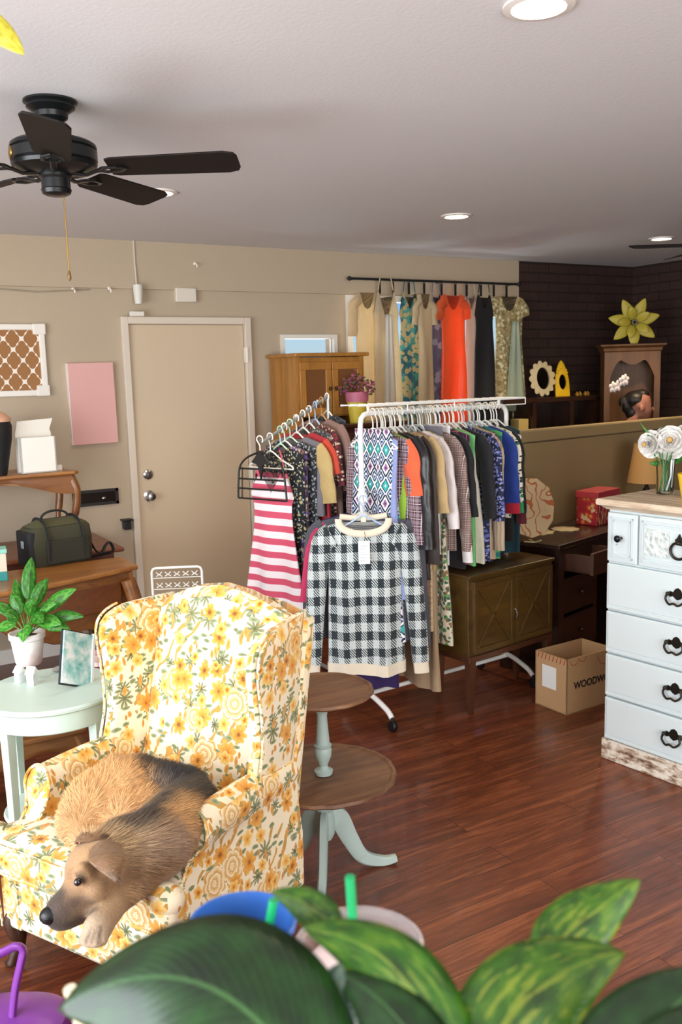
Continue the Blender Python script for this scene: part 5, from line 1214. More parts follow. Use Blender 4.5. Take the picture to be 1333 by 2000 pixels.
LM1 = leafmat('12400F', '2C7A1C', '5FA838', 'A8D070'); LM2 = leafmat('1B5A16', '3F9A2A', '7CC04A', 'CDE89A')
r_ = random.Random(12)
base = Vector((FP.location.x, FP.location.y, TZ_+.11))
ends = [((62, 1088), .04, 1), ((20, 1160), .03, 1), ((-10, 1235), .06, 0), ((165, 1205), -.02, 1), ((150, 1150), .02, 0), ((95, 1130), .05, 1), ((120, 1220), -.08, 0), ((45, 1255), -.09, 0), ((5, 1200), -.05, 1), ((110, 1180), -.06, 0), ((70, 1175), -.1, 1), ((30, 1130), .08, 1), ((140, 1235), .0, 0), ((85, 1215), -.1, 1), ((-15, 1180), -.0, 1)]
for k, ((px, py), dy, mt) in enumerate(ends):
    d = (base-EYE).dot(_fw)+dy; e = at_d(px, py, d); m_ = (base+e)/2+Vector((0, 0, .06+.02*r_.random()))
    s0 = bez(base, m_, e, .35); stem = MB().tube([base, bez(base, m_, e, .18), s0], .0022, 6)
    lf = leaf(FP, s0, bez(base, m_, e, .62)+Vector((0, 0, .02)), e, .023+.008*r_.random(), LM1 if mt else LM2, (EYE-e).normalized()+Vector((r_.uniform(-.6, .6), r_.uniform(-.3, .3), .4)))
    stem.build('stem', plain('4E8A34', .5), FP, world=True)
# picture frame on the table
p = at_z(150, 1345, TZ_)
n = NT('beach_print'); c = n.ramp(n.noise(n.tc(), 14, 4, .6)[0], [(.35, 'EDF3F2'), (.5, '9FD0CC'), (.62, '4FA39E'), (.75, 'E4E0D6')]); M_BCH = n.fin(c, .25)
PF = thing('tilted_picture', 'white edged teal and white picture leaning back on the round mint table', 'picture', (p.x+.01, p.y+.02, TZ_+.004), R_(28))
Mt = Matrix.Translation((-.01, 0, 0)) @ Matrix.Rotation(R_(-18), 4, 'X') @ Matrix.Rotation(R_(24), 4, 'Y') @ Matrix.Scale(1.22, 4)
MB().box((0, 0, .082), (.105, .006, .155), 0, Mt).build('print', M_BCH, PF, smooth=False)
MB().box((0, .006, .082), (.112, .006, .164), 0, Mt).build('backing', plain('22262A', .5), PF, smooth=False)
MB().box((.054, -.003, .082), (.008, .01, .164), 0, Mt).build('white_edge', plain('F0F0EC', .5), PF, smooth=False)
for k, (px, py, s_) in enumerate(((42, 1335, .9), (66, 1340, 1.0))):
    p = at_z(px, py, TZ_); lab = ('small white house ornament under the potted plant, left of the two', 'small white house ornament under the potted plant, right of the two')[k]
    t = thing('house_ornament', lab, 'ornament', (p.x, p.y+.02, TZ_), R_(30+20*k), 'white house ornaments')
    MB().bx(-.016*s_, .016*s_, -.013, .013, 0, .045*s_).build('walls', plain('D9DDDC', .6), t, smooth=False)
    MB().prism([(-.021*s_, .043*s_), (.021*s_, .043*s_), (0, .068*s_)], -.017, .017, Matrix.Rotation(R_(90), 4, 'X')).build('roof', plain('EDEBE6', .6), t, smooth=False)
p = at_z(118, 1312, TZ_)
t = thing('grey_figurine', 'small grey and white figurine between the house ornaments and the tilted picture', 'figurine', (p.x, p.y, TZ_))
MB().ell((0, 0, .012), (.03, .014, .012)).ell((.028, 0, .022), (.01, .009, .01)).build('figurine_body', plain('8E8A84', .6), t)
p = at_z(205, 1300, TZ_)
t = thing('pink_dish', 'pale pink dish with bow partly hidden behind the left wing of the armchair', 'dish', (p.x-.02, p.y+.02, TZ_))
MB().lathe([(.001, 0), (.02, 0), (.015, .015), (.035, .03), (.042, .05), (.038, .05), (.03, .034), (.001, .03)], seg=28).build('dish_bowl', plain('E7B9BB', .4), t)
MB().ell((-.03, 0, .06), (.018, .01, .01)).ell((-.03, 0, .075), (.010, .01, .014)).build('bow', plain('E9A8A4', .5), t)
# white metal chair behind the armchair
wc = at_z(345, 1108, .80); s_ = Vector((.9, -.44, 0))
MC = thing('white_metal_chair', 'white openwork metal chair whose back shows behind the floral armchair', 'chair', (wc.x, wc.y, 0), R_(-26))
fr_ = MB().tube([(-.12, 0, .43), (-.12, 0, .78)]+[(-.12+.02-.02*math.cos(a), 0, .78+.02*math.sin(a)) for a in (R_(45), R_(90))]+[(.10, 0, .80), (.114, 0, .794), (.12, 0, .78), (.12, 0, .43)], .006, 8); fr_.build('back_frame', HG_W, MC)
bk = MB()
for z in (.77, .715, .66, .605, .55):
    for i in range(5):
        x = -.085+.0425*i; bk.tube([(x-.014, 0, z+.01), (x, 0, z-.004), (x+.014, 0, z+.01)], .0028, 5).tube([(x-.014, 0, z-.012), (x, 0, z-.002), (x+.014, 0, z-.012)], .0028, 5)
    bk.tube([(-.12, 0, z-.02), (.12, 0, z-.02)], .0022, 5)
bk.build('openwork_back', HG_W, MC)
MB().lathe([(.001, .43), (.19, .43), (.195, .437), (.19, .444), (.001, .444)], c=(0, -.19, 0), seg=32).build('seat', HG_W, MC)
for x, y in ((-.12, 0), (.12, 0), (-.14, -.34), (.14, -.34)): MB().tube([(x, y, .435), (x*1.15, y*1.05+.01, 0)], .008, 8).build('leg', HG_W, MC)

# ================================================================ small things, right side
DKT = .761; CBZ = .714
# flower pot on the dark chest
FPOT = thing('yellow_flower_pot', 'yellow and pink striped pot of small purple flowers on the dark chest', 'potted plant', (at_y(702, 820, 5.08).x, 5.10, TZ+.001))
MB().lathe([(.001, 0), (.05, 0), (.072, .18), (.072, .195), (.001, .19)], seg=28).build('yellow_pot', plain('C9B53C', .5), FPOT)
MB().lathe([(.073, .135), (.077, .195), (.072, .2), (.001, .19)], seg=28).build('pink_band', plain('B5657E', .5), FPOT)
r_ = random.Random(3); lf_ = MB(); fl_ = MB()
for k in range(150):
    a = r_.uniform(0, 6.28); q = r_.random()**.6*.12; z = .2+.12*r_.random()*(1.2-q*5)+.02*math.sin(a*2); c = Vector((q*math.cos(a), q*math.sin(a), z))
    (fl_ if r_.random() < .6 else lf_).ell(c, (.012, .010, .006), Matrix.Rotation(r_.uniform(0, 3), 4, Vector((r_.random(), r_.random(), r_.random()+.01)).normalized()), 6, 4)
o = lf_.build('foliage', plain('4E4A30', .7), FPOT); o = fl_.build('flower_heads', plain('8E4A66', .7), FPOT)
# cardboard box
bl = gz0 = Vector((3.077, 3.333, 0)); bm_ = Vector((3.115, 3.136, 0)); an = math.atan2(bm_.y-bl.y, bm_.x-bl.x)
n = NT('cardboard'); P = n.tc(); n.bump(n.wave(n.map(P, (1, 1, 1)), 60, 0), .08, .001); M_CBD = n.fin(n.mix(n.noise(P, 4, 3)[0], 'A9835A', 'BE9A70'), .85)
CBX = thing('cardboard_box', 'open brown cardboard box with white label and black lettering on the floor under the desk', 'box', (bm_.x, bm_.y, 0), R_(2))
# local x: front-right face direction ; local y: toward the back left
bw, bd_, bh = .34, .215, .285
w_ = MB()
w_.bx(0, bw, 0, .006, 0, bh).bx(0, bw, bd_-.006, bd_, 0, bh).bx(0, .006, 0, bd_, 0, bh).bx(bw-.006, bw, 0, bd_, 0, bh).bx(0, bw, 0, bd_, 0, .006)
w_.build('walls', M_CBD, CBX, smooth=False)
M_RED = plain('A0472E', .8)
sc_ = MB()
for x, z, rr in ((.05, bh-.005, .03), (.11, bh-.0, .026), (.27, bh-.02, .05), (.31, .03, .04)):
    pts = [(x+rr*math.cos(a), -.0012, z+rr*math.sin(a)) for a in [PI+PI*i/14 for i in range(15)] if z+rr*math.sin(a) < bh and 0 < x+rr*math.cos(a) < bw]
    if len(pts) > 3: sc_.tube(pts, .0018, 5)
sc_.build('red_scrollwork', M_RED, CBX)
st_ = MB()
for k in range(8): y = .012+.025*k; st_.tube([(-.001, y, bh-.002), (-.001, y+.008, bh-.03)], .0025, 5)
st_.build('red_fringe', M_RED, CBX)
lb = MB().bx(-.0018, -.0004, .07, .165, .11, .225).build('white_label', plain('E2E2E0', .6), CBX, smooth=False)
fnt = bpy.data.curves.new('lettering', 'FONT'); fnt.body = 'WOODWORK'; fnt.size = .052; fnt.extrude = .0006; fnt.space_character = 1.02; fnt.offset = .0012
to = bpy.data.objects.new('lettering', fnt); COL.objects.link(to); me = evalmesh(to); bpy.data.objects.remove(to)
to = bpy.data.objects.new('lettering', me); COL.objects.link(to); me.materials.append(plain('1A1612', .8)); to.parent = CBX; to.location = (.05, -.0012, .125); to.rotation_euler = (R_(90), 0, 0); to.scale = (.92, 1, 1)
# doilies and papers on the desk
for k, (px, py, lab) in enumerate(((1048, 1040, 'cream crochet doily on the dark desk, left of the two'), (1105, 1034, 'cream crochet doily on the dark desk, right and further back'))):
    p = at_z(px, py, DKT); d_ = MB().lathe([(.001, 0), (.10-.02*k, 0), (.10-.02*k, .004), (.001, .005)], seg=72, wob=lambda a: 1+.08*math.sin(a*9)); o = d_.build('doily', lace('E6D8B4', 'C9B68A', 80)); o.location = (p.x, p.y, DKT+.0005+.0055*k*0); tagp(o, lab, 'doily', 'crochet doilies on the desk')
# faceted fabric board leaning on the screen
n = NT('vine_fabric'); v = n.vor(n.map(n.tc(), (1, 1, .8)), 13, .9, '3D', 'DISTANCE_TO_EDGE')[0]; wv = n.wave(n.tc(), 5, 16, 1, 2.2)
f = n.math('GREATER_THAN', wv, .9); M_VINE = n.fin(n.mix(f, 'D6B98E', 'B9683A'), .8)
p = at_z(1041, 1058, DKT)
OB = thing('fabric_board', 'rounded many sided beige board with orange vine pattern leaning on the screen', 'board', (p.x, p.y-.0, DKT+.022), R_(-20))
pl_ = [(.143*math.cos(a)*(1 if k % 2 else .97), .168*math.sin(a)+.166) for k, a in enumerate([2*PI*i/11+.1 for i in range(11)])]
MB().prism(pl_, -.012, .012, Matrix.Rotation(R_(80), 4, 'X')).build('board', M_VINE, OB, smooth=False, bevel=.006)
MB().tube([(-.05, -.0, -.018), (0, -.03, -.02), (.05, 0, -.018)], .004).tube([(0, -.01, -.018), (0, .05, -.018)], .004).build('easel', plain('C9B68A', .5), OB)
# red gift box, lamp
p = at_z(1170, 1030, DKT)
n = NT('paisley_red'); c = n.ramp(n.vor(n.tc(), 24, 1)[0], [(.2, 'E9A04A'), (.35, 'C9453C'), (.7, 'B02A38')]); c = n.mix(n.math('GREATER_THAN', n.wave(n.tc(), 8, 8, 2, 2), .8), c, 'E6C9A0')
GB = thing('red_patterned_box', 'red and orange swirl patterned keepsake box on the desk behind the white dresser', 'box', (p.x+.02, p.y+.03, DKT), ang)
MB().bx(0, .26, 0, .14, 0, .17).build('box_body', n.fin(c, .4), GB, smooth=False, bevel=.004)
MB().bx(-.006, .266, -.006, .146, .165, .205).build('box_lid', plain('BE4148', .4), GB, smooth=False, bevel=.004)
p = at_z(1240, 1010, DKT)
LP = thing('table_lamp', 'table lamp with tan cone shade on the desk behind the white dresser', 'lamp', (p.x+.14, p.y+.03, DKT))
zs = at_y(1258, 942, p.y+.03).z; zt = at_y(1258, 866, p.y+.03).z
MB().lathe([(.001, 0), (.06, 0), (.062, .012), (.03, .02), (.02, .05), (.035, .10), (.03, .15), (.012, .18), (.008, .26), (.001, .28)], seg=24).build('lamp_base', plain('1E1512', .3), LP)
MB().lathe([(.12, zs-DKT), (.08, zt-DKT), (.079, zt-DKT), (.118, zs-DKT+.001)], seg=36, caps=False).build('lamp_shade', plain('C9995A', .8), LP)
# mirrors and trinkets on the shelf
def on_shelf(px, y=5.45): return at_y(px, 780, y).x
x = on_shelf(1063)
MR = thing('sunburst_mirror', 'cream scalloped sunburst frame with dark oval mirror on the shelf', 'mirror', (x, 5.47, SZ), R_(-12))
def oval(rx, rz, n_, k=0, a_=0): return [(rx*math.cos(t)*(1+a_*abs(math.sin(t*k/2))), rz*math.sin(t)*(1+a_*abs(math.sin(t*k/2)))) for t in [2*PI*i/n_ for i in range(n_)]]
Mz = Matrix.Translation((0, 0, .148)) @ Matrix.Rotation(R_(82), 4, 'X')
fr_ = MB(); O_ = oval(.098, .118, 96, 13, .22); I_ = oval(.058, .088, 96)
fr_.rings([[Mz @ Vector((q[0], q[1], z)) for q in L_] for L_, z in ((O_, -.004), (O_, .004), (I_, .016), (I_, -.004), (O_, -.004))], caps=False); fr_.build('frame', plain('C9B68E', .6), MR)
MB().prism(oval(.06, .09, 48), -.003, .001, Mz).build('mirror_glass', plain('4A4238', .08, 1.0), MR, smooth=False)
x = on_shelf(1103)
MY = thing('yellow_frame_mirror', 'bright yellow ornate upright frame with oval mirror on the shelf', 'mirror', (x, 5.47, SZ), R_(-8))
Mz = Matrix.Translation((0, 0, .0)) @ Matrix.Rotation(R_(84), 4, 'X')
def arch_(w, h): return [(w*(1 if t < .3 else math.cos((t-.3)/.7*PI/2)**.7), h*t) for t in [i/24 for i in range(25)]]+[(-w*(1 if t < .3 else max(0, math.cos((t-.3)/.7*PI/2))**.7), h*t) for t in [i/24 for i in range(24, -1, -1)]]
A1 = arch_(.068, .29); A2 = [(.036*math.cos(t), .115+.062*math.sin(t)) for t in [(-PI/2)+2*PI*i/len(A1) for i in range(len(A1))]]
fr_ = MB(); fr_.rings([[Mz @ Vector((q[0], q[1], z)) for q in L_] for L_, z in ((A1, -.004), (A1, .006), (A2, .014), (A2, -.004), (A1, -.004))], caps=False)
for a in range(7): fr_.ell(Mz @ Vector((.045*math.cos(PI*a/6), .19+.04*math.sin(PI*a/6), .012)), (.010, .008, .010), u=8, v=6)
fr_.build('frame', plain('E6B820', .45), MY)
MB().prism([(.038*math.cos(t), .115+.064*math.sin(t)) for t in [2*PI*i/40 for i in range(40)]], -.003, .002, Mz).build('mirror_glass', plain('3A3226', .08, 1.0), MY, smooth=False)
for k, px in enumerate((1128, 1137, 1144, 1152)):
    o = MB().lathe([(.001, 0), (.016, 0), (.02, .012), (.012, .022), (.001, .024)], seg=12).ell((.0, 0, .026), (.007, .007, .007), u=8, v=6).build('gold_trinket', plain('D9A94A', .3, .7)); o.location = (on_shelf(px), 5.45+.02*(k % 2), SZ)
    tagp(o, 'tiny gold trinket on the shelf right of the yellow mirror', 'trinket', 'gold trinkets on the shelf')
for k, (px, w_, h_, c, lab, nm, cat) in enumerate(((1017, .10, .20, 'C9AE6A', 'yellow papered box on the lower shelf left of the mirrors', 'paper_box', 'box'), (1037, .03, .22, '8E8A94', 'pale grey upright book on the lower shelf below the sunburst mirror', 'book', 'book'),
        (1150, .16, .10, '5A4426', 'olive wooden box on the lower shelf below the gold trinkets', 'wooden_box', 'box'), (1106, .09, .08, '6E5A40', 'brown woven basket on the lower shelf behind the bottles', 'basket', 'basket'))):
    x = at_y(px, 810, 5.42).x; o = MB().bx(-w_/2, w_/2, -.05, .05, 0, h_).build(nm, plain(c, .7), bevel=.004); o.location = (x, 5.43, SZ-.359); tagp(o, lab, cat)
for k, px in enumerate((1073, 1080, 1094, 1101, 1108, 1116)):
    t = thing('lidded_jar', 'small dark jar with white lid on the lower shelf under the mirrors', 'jar', (at_y(px, 815, 5.36).x, 5.375, SZ-.359), 0, 'jars with white lids on the lower shelf')
    MB().lathe([(.001, 0), (.015, 0), (.016, .07), (.012, .08), (.001, .082)], seg=12).build('jar_body', plain('241A18', .2), t); MB().lathe([(.014, .08), (.016, .083), (.015, .10), (.001, .102)], seg=12).build('lid', plain('E6E4DC', .5), t)
# yellow metal flower on the corner hutch
c = at_d(1238, 630, 7.25); hy = c.y
YF = thing('metal_flower', 'large yellow metal flower standing on top of the corner hutch', 'flower ornament', (c.x, hy, HZ+.0), HROT)
M_YM = plain('B9A93A', .5, var=.15); h0 = c.z-HZ
for ring, (n_, L_, w_, tl) in enumerate(((7, .19, .046, .10), (5, .125, .036, .45))):
    for k in range(n_):
        a = 2*PI*k/n_+.35*ring+.25; d = Vector((math.cos(a), 0, math.sin(a))); 
        P0 = Vector((0, -.01-.01*ring, h0))+d*.02; P2 = P0+d*L_*(1-tl*.3)+Vector((0, -L_*tl, 0)); P1 = P0+d*L_*.5+Vector((0, -.035-.03*ring, 0))
        leaf(YF, P0, P1, P2, w_, M_YM, Vector((0, -1, .0)), 'petal', 12, .2, world=False)
ct = MB()
for k in range(9): a = k*.7; ct.ell((.018*math.cos(a), -.04-.004*k, h0+.018*math.sin(a)), (.009, .012, .009), u=8, v=6)
ct.build('stamens', plain('9A9484', .3, .7), YF); MB().tube([(0, 0, h0), (0, .01, h0*.5), (0, 0, 0)], .006).lathe([(.001, 0), (.05, 0), (.05, .006), (.001, .008)], seg=20).build('stand', IRON, YF)
# orchid
q = at_d(1207, 750, 6.48); 
OR_ = thing('white_orchid', 'white orchid blooms on a thin dark stem in front of the corner hutch', 'orchid', (q.x, q.y, 0))
zz = q.z
for k, (dx, dz) in enumerate(((-.035, -.015), (-.005, -.01), (.03, .015), (.045, .02))):
    fl = MB()
    for j in range(5):
        a = j*1.257+.3; fl.ell((dx*1.3+.022*math.cos(a), -.006*k, zz+dz*1.4+.022*math.sin(a)), (.021, .005, .016), Matrix.Rotation(-a, 4, 'Y'), 8, 6)
    fl.build('bloom', plain('E6DCD9', .6), OR_)
MB().tube(catmull([(.03, 0, zz), (.05, 0, zz-.03), (.055, .01, zz-.2), (.04, .02, .93)], 5), .003, 6).build('stem', plain('3A4424', .6), OR_)
MB().lathe([(.001, .76), (.05, .76), (.065, .87), (.065, .90), (.001, .89)], c=(.04, .02, 0), seg=20).build('pot', plain('3A2A22', .6), OR_)
MB().bx(-.04, .12, -.06, .10, .73, .76).bx(-.04, -.01, -.06, -.03, 0, .73).bx(.09, .12, -.06, -.03, 0, .73).bx(-.04, -.01, .07, .10, 0, .73).bx(.09, .12, .07, .10, 0, .73).build('plant_stand', M_DKW, OR_, smooth=False)

# ================================================================ vase and tin on the dresser
p = at_z(1303, 967, 1.156)
VS = thing('flower_vase', 'clear glass vase with white peonies and green stems on the white dresser', 'vase', (p.x+.03, p.y+.035, 1.156))
gl = NT('vase_glass').fin('F4FBF8', .03, trans=1.0, ior=1.25)
MB().lathe([(.001, 0), (.036, 0), (.038, .006), (.036, .06), (.040, .15), (.038, .15), (.033, .06), (.034, .012), (.001, .010)], seg=32).build('glass', gl, VS)
M_STEM = plain('4B7A3E', .5)
st_ = MB(); r_ = random.Random(2)
for k in range(9):
    a = k*.7; st_.tube([(.022*math.cos(a), .022*math.sin(a), .013), (.01*math.cos(a+1), .01*math.sin(a+1), .10), (.03*math.cos(a+2), .03*math.sin(a+2), .18)], .0028, 6)
st_.build('stems', M_STEM, VS)
MB().tube([(-.02, -.026, .02), (-.006, -.034, .08), (-.012, -.042, .15)], .004, 6).tube([(.004, -.03, .03), (.006, -.034, .09), (.0, -.042, .15)], .003, 6).build('pale_stems', plain('DDE6EA', .4), VS)
M_PET = solid('FAF7F2', .6, .12)
def peony(px, py, dd, r, face, seed):
    c = at_d(px, py, (VS.location-EYE).dot(_fw)+dd); rr = random.Random(seed); m = MB(); F = face.normalized(); A = F.orthogonal().normalized(); B = F.cross(A)
    for ring in range(6):
        n_ = 5+ring*2; tl = .25+ring*.24
        for k in range(n_):
            a = 2*PI*k/n_+rr.random(); d = (A*math.cos(a)+B*math.sin(a)); L_ = r*(.35+.13*ring)
            up = F*math.cos(tl)+d*math.sin(tl); sd = F.cross(d).normalized()
            def fn(u, v, L_=L_, up=up, sd=sd, d=d, c=c, ring=ring): 
                w = L_*.62*math.sin(PI*min(1, .15+v*.8))**.6
                return c + up*(L_*v) + sd*((u-.5)*2*w) - F*(.2*L_*abs(u-.5)**2) + F*(.25*L_*v*v) - F*.01*ring
            m.grid(fn, 4, 5)
    fo_ = m.build('peony', M_PET, VS, world=True)
    MB().ell(c+F*r*.32, (r*.16,)*3, u=12, v=8).build('flower_center', plain('C9A05A', .8, bump=.5, bs=200), fo_ if False else VS, world=True)
cd = (EYE-VS.location).normalized()
peony(1309, 862, -.03, .078, cd+Vector((0, 0, .25)), 1); peony(1264, 868, 0, .062, cd+Vector((-.5, .5, -.1)), 2); peony(1345, 850, .02, .055, cd+Vector((.2, -.3, .2)), 3)
lfv = Vector(cd)
for (a, b), (c_, d_), w in (((1300, 900), (1250, 824), .008), ((1290, 905), (1268, 905), .012), ((1315, 900), (1290, 832), .014), ((1320, 905), (1333, 880), .014), ((1285, 905), (1262, 835), .006)):
    D_ = (VS.location-EYE).dot(_fw); leaf(VS, at_d(a, b, D_), at_d((a+c_)/2+4, (b+d_)/2, D_+.01), at_d(c_, d_, D_+.01), w, LM1, lfv, 'leaf', 10)
p = at_z(1345, 972, 1.156)
YT = thing('yellow_tin', 'yellow flared container at the right edge on the white dresser', 'container', (p.x+.012, p.y, 1.156))
MB().lathe([(.001, 0), (.035, 0), (.05, .09), (.052, .10), (.048, .098), (.033, .006), (.001, .006)], seg=28).build('tin_body', plain('E9C22E', .45), YT)

# ================================================================ person behind the screen
hc = at_d(1253, 792, 6.88); fx = Vector((.80, -.60, 0)).normalized(); sx = Vector((-fx.y, fx.x, 0))   # facing, left side
SK = plain('A8705C', .6, sss=.05)
PB = MB()
def sph(c, r): PB.ell(c, r if isinstance(r, tuple) else (r, r, r), u=18, v=14)
def limb(pts):
    for i in range(len(pts)-1):
        (a, r), (b, s_) = pts[i], pts[i+1]; k = max(2, int((b-a).length/(min(r, s_)*.4)))
        for j in range(k+1): t = j/k; q = a.lerp(b, t); rr = r+(s_-r)*t; PB.ell(q, (rr, rr, rr), u=12, v=8)
dn = Vector((0, 0, -1))
limb([(hc-fx*.015+Vector((0, 0, .025)), .088), (hc+fx*.012+dn*.025, .070), (hc+fx*.034+dn*.075, .040)])
limb([(hc+fx*.075+dn*.012, .014), (hc+fx*.095+dn*.034, .010)])       # nose
limb([(hc+fx*.066+dn*.062, .014), (hc+fx*.060+dn*.075, .016)])       # lips and chin
nb = hc-fx*.075+dn*.15; limb([(hc-fx*.02+dn*.05, .052), (nb, .052), (nb+dn*.04, .065)])
ch = nb-fx*.03+dn*.17; pv = Vector((ch.x-fx.x*.02, ch.y-fx.y*.02, max(.80, ch.z-.36)))
for s_ in (-1, 1):
    limb([(nb+sx*.02*s_+dn*.05, .06), (nb+sx*.15*s_+dn*.08, .052), (ch+sx*.09*s_, .10), (pv+sx*.07*s_, .105)])
    el = nb+sx*.21*s_+dn*.34; wr_ = el+fx*.09+dn*.20-sx*.03*s_; limb([(nb+sx*.165*s_+dn*.09, .052), (el, .038), (wr_, .026)])
    limb([(wr_, .026), (wr_+fx*.02+dn*.05, .034)])
    for f_ in range(5): a0 = wr_+fx*.03+dn*.07+sx*((f_-2)*.016); limb([(a0, .009), (a0+dn*(.04 if f_ not in (0, 4) else .03)+fx*.012, .0085), (a0+dn*(.06 if f_ not in (0, 4) else .045)+fx*.004, .0075)])
    kn = pv+sx*.09*s_+dn*(pv.z-.46)+fx*.03; an_ = Vector((kn.x, kn.y, .09))-fx*.03; limb([(pv+sx*.08*s_, .10), (kn, .062), (an_, .042)]); limb([(an_, .04), (Vector((an_.x, an_.y, .035))+fx*.13, .034)])
for s_ in (-1, 1): sph(hc-fx*.012+sx*.088*s_+dn*.02, (.022, .014, .03))
person = remeshed(PB, 'person', .009, 4); person.data.materials.append(SK)
tagp(person, 'person with dark pulled back hair looking down behind the tan screen', 'person')
HRm = NT('dark_hair'); HRm.bump(HRm.noise(HRm.map(HRm.tc(), (1, 1, .3)), 90, 3)[0], .6, .003); HRm = HRm.fin('1C1310', .45)
HB = MB(); 
for k in range(16):
    a = k/15; HB.ell(hc-fx*(.07*math.sin(a*2.4)-.005)+Vector((0, 0, .03+.055*math.cos(a*2.6))), (.05, .06, .038), u=12, v=8)
HB.ell(hc-fx*.045+Vector((0, 0, .045)), (.085, .09, .07)); HB.ell(hc-fx*.10+dn*.0, (.05, .05, .06)); HB.ell(hc-fx*.07+dn*.05, (.045, .05, .06)); HB.ell(hc-fx*.125+Vector((0, 0, .03)), (.045, .045, .045))
hr = remeshed(HB, 'hair', .009, 4); hr.data.materials.append(HRm); hr.parent = person
TB = MB(); 
def tl_(a, ra, b, rb):
    for j in range(10): t = j/9; TB.ell(a.lerp(b, t), (ra+(rb-ra)*t,)*3, u=12, v=8)
for s_ in (-1, 1): tl_(nb+sx*.03*s_+dn*.06, .068, nb+sx*.15*s_+dn*.085, .060); tl_(nb+sx*.15*s_+dn*.085, .062, ch+sx*.09*s_, .108); tl_(ch+sx*.09*s_, .108, pv+sx*.07*s_, .112); tl_(nb+sx*.165*s_+dn*.09, .060, nb+sx*.19*s_+dn*.22+fx*.03, .05)
tp_ = remeshed(TB, 'top', .010, 3); tp_.data.materials.append(solid('8E9A4A')); tp_.parent = person
for s_ in (-1, 1): MB().ell(hc+fx*.066+sx*.030*s_+Vector((0, 0, -.004)), (.012, .012, .008)).build('eye', plain('1A1210', .2), person)

# ================================================================ second ceiling fan, only a blade tip in the picture
tip = at_z(1232, 481, 2.365); c = tip + Vector((.84, -.54, 0)).normalized()*.58
F2 = dup(F1, (c.x, c.y, 2.56), math.atan2(.54, -.84), 'second black ceiling fan at the right edge, only its blade tip showing')
# ================================================================ foreground counter, cups, plant, watering can
fd = Vector((math.sin(CA), math.cos(CA), 0)); rd = Vector((math.cos(CA), -math.sin(CA), 0)); CTZ = 1.07
CTR = thing('sales_counter', 'wooden counter just below the frame on which the cups and the big leaved plant stand', 'counter', (fd*.45).to_tuple()[:2]+(0,), -CA)
MB().bx(-.7, .45, -.28, .338, CTZ-.03, CTZ).build('countertop', M_OAK, CTR, smooth=False, bevel=.004)
MB().bx(-.68, .43, -.26, .30, .0, CTZ-.03).build('counter_body', plain('CFC8BC', .6), CTR, smooth=False)
def cup(name, px, py, rimz, rr, col, lab, drink, straw=None, sc='12A060', opaque=False, hgt=.145, lean=(0, 0), srad=.0042):
    c = at_z(px, py, rimz); t = thing(name, lab, 'cup', (c.x, c.y, rimz-hgt)); m = col
    MB().lathe([(.001, 0), (rr*.66, 0), (rr*.68, .004), (rr*.98, hgt-.006), (rr*1.04, hgt-.004), (rr*1.05, hgt), (rr*.99, hgt+.001), (rr*.95, hgt-.008), (rr*.65, .008), (.001, .008)], seg=48).build('cup_wall', m, t)
    if drink:
        z_ = hgt*drink[1]; r1 = rr*(.65+.31*drink[1]); n = NT('drink'); dc = n.fin(n.mix(n.noise(n.tc(), 22, 4)[0], drink[0], 'F2E9E6'), .5)
        MB().lathe([(.001, .009), (rr*.63, .009), (r1*.95, z_), (r1*.8, z_+.008), (r1*.4, z_+.018), (.001, z_+.022)], seg=40).build('drink', dc, t)
    if straw:
        a = at_z(straw[0], straw[1], straw[2]); b = Vector((c.x, c.y, rimz-hgt*.85))-Vector((lean[0], lean[1], 0)); MB().tube([b, a], srad, 14).build('straw', plain(sc, .35), t, world=True)
    return t
CLR = NT('clear_plastic').fin('FFFFFF', .06, trans=.85, ior=1.2)
cup('plastic_cup', 702, 1842, 1.225, .052, CLR, 'clear plastic cup of pale pink iced drink with a green straw, front centre', ('CFA098', .86), (684, 1712, 1.285))
cup('blue_cup', 474, 1800, 1.225, .046, plain('3A6EBE', .35), 'blue cup with a green straw behind the largest foreground leaf', None, (535, 1758, 1.245), lean=(-.0, .0))
cup('cream_cup', 232, 2040, 1.20, .036, plain('E2D9B4', .5), 'cream paper cup with a cream straw at the bottom left', ('D9C9B0', .8), (136, 1930, 1.255), sc='EFE6C4', hgt=.13, srad=.0048)
# big leaved plant
pc = fd*.36 + rd*.06
PL = thing('foreground_plant', 'large glossy green leaved potted plant out of focus along the bottom edge', 'potted plant', (pc.x, pc.y, CTZ))
MB().lathe([(.001, 0), (.055, 0), (.07, .10), (.074, .105), (.074, .12), (.068, .12), (.064, .10), (.001, .098)], seg=36).build('pot', plain('B9674A', .8), PL)
MB().lathe([(.064, .10), (.001, .104)], seg=24).build('soil', plain('2B1F17', .95), PL)
LF1 = leafmat('071A08', '0E2E0C', '1B4516', '4E7A44', 'leaf_dark', .10); LF2 = leafmat('12340A', '2E5C10', '567A18', '8A9630', 'leaf_bright', .25, .6); LF3 = leafmat('0E300A', '24560F', '4A7416', '8A9A38', 'leaf_mid', .25, .35); LF4 = leafmat('1C2E20', '30463A', '4E6650', '8AA088', 'leaf_grey', .12)
root = Vector((pc.x, pc.y, CTZ+.11)); up_ = Vector((0, 0, 1))
def fleaf(b, c, t_, hw, mat, tilt, fold=.3, wav=0.0, shape=1.0):
    P0 = at_d(*b); P1 = at_d(*c); P2 = at_d(*t_); lf = leaf(PL, P0, P1, P2, hw, mat, ((EYE-P1).normalized()+tilt), 'leaf', 30, fold, shape, wav=wav)
    m1 = (P0+root)/2; m1.z = max(m1.z, root.z); MB().tube(catmull([root, m1+(up_*.0), P0, P0.lerp(P1, .3)], 5), .0026, 8).build('stem', plain('5E8A3C', .5), PL, world=True)
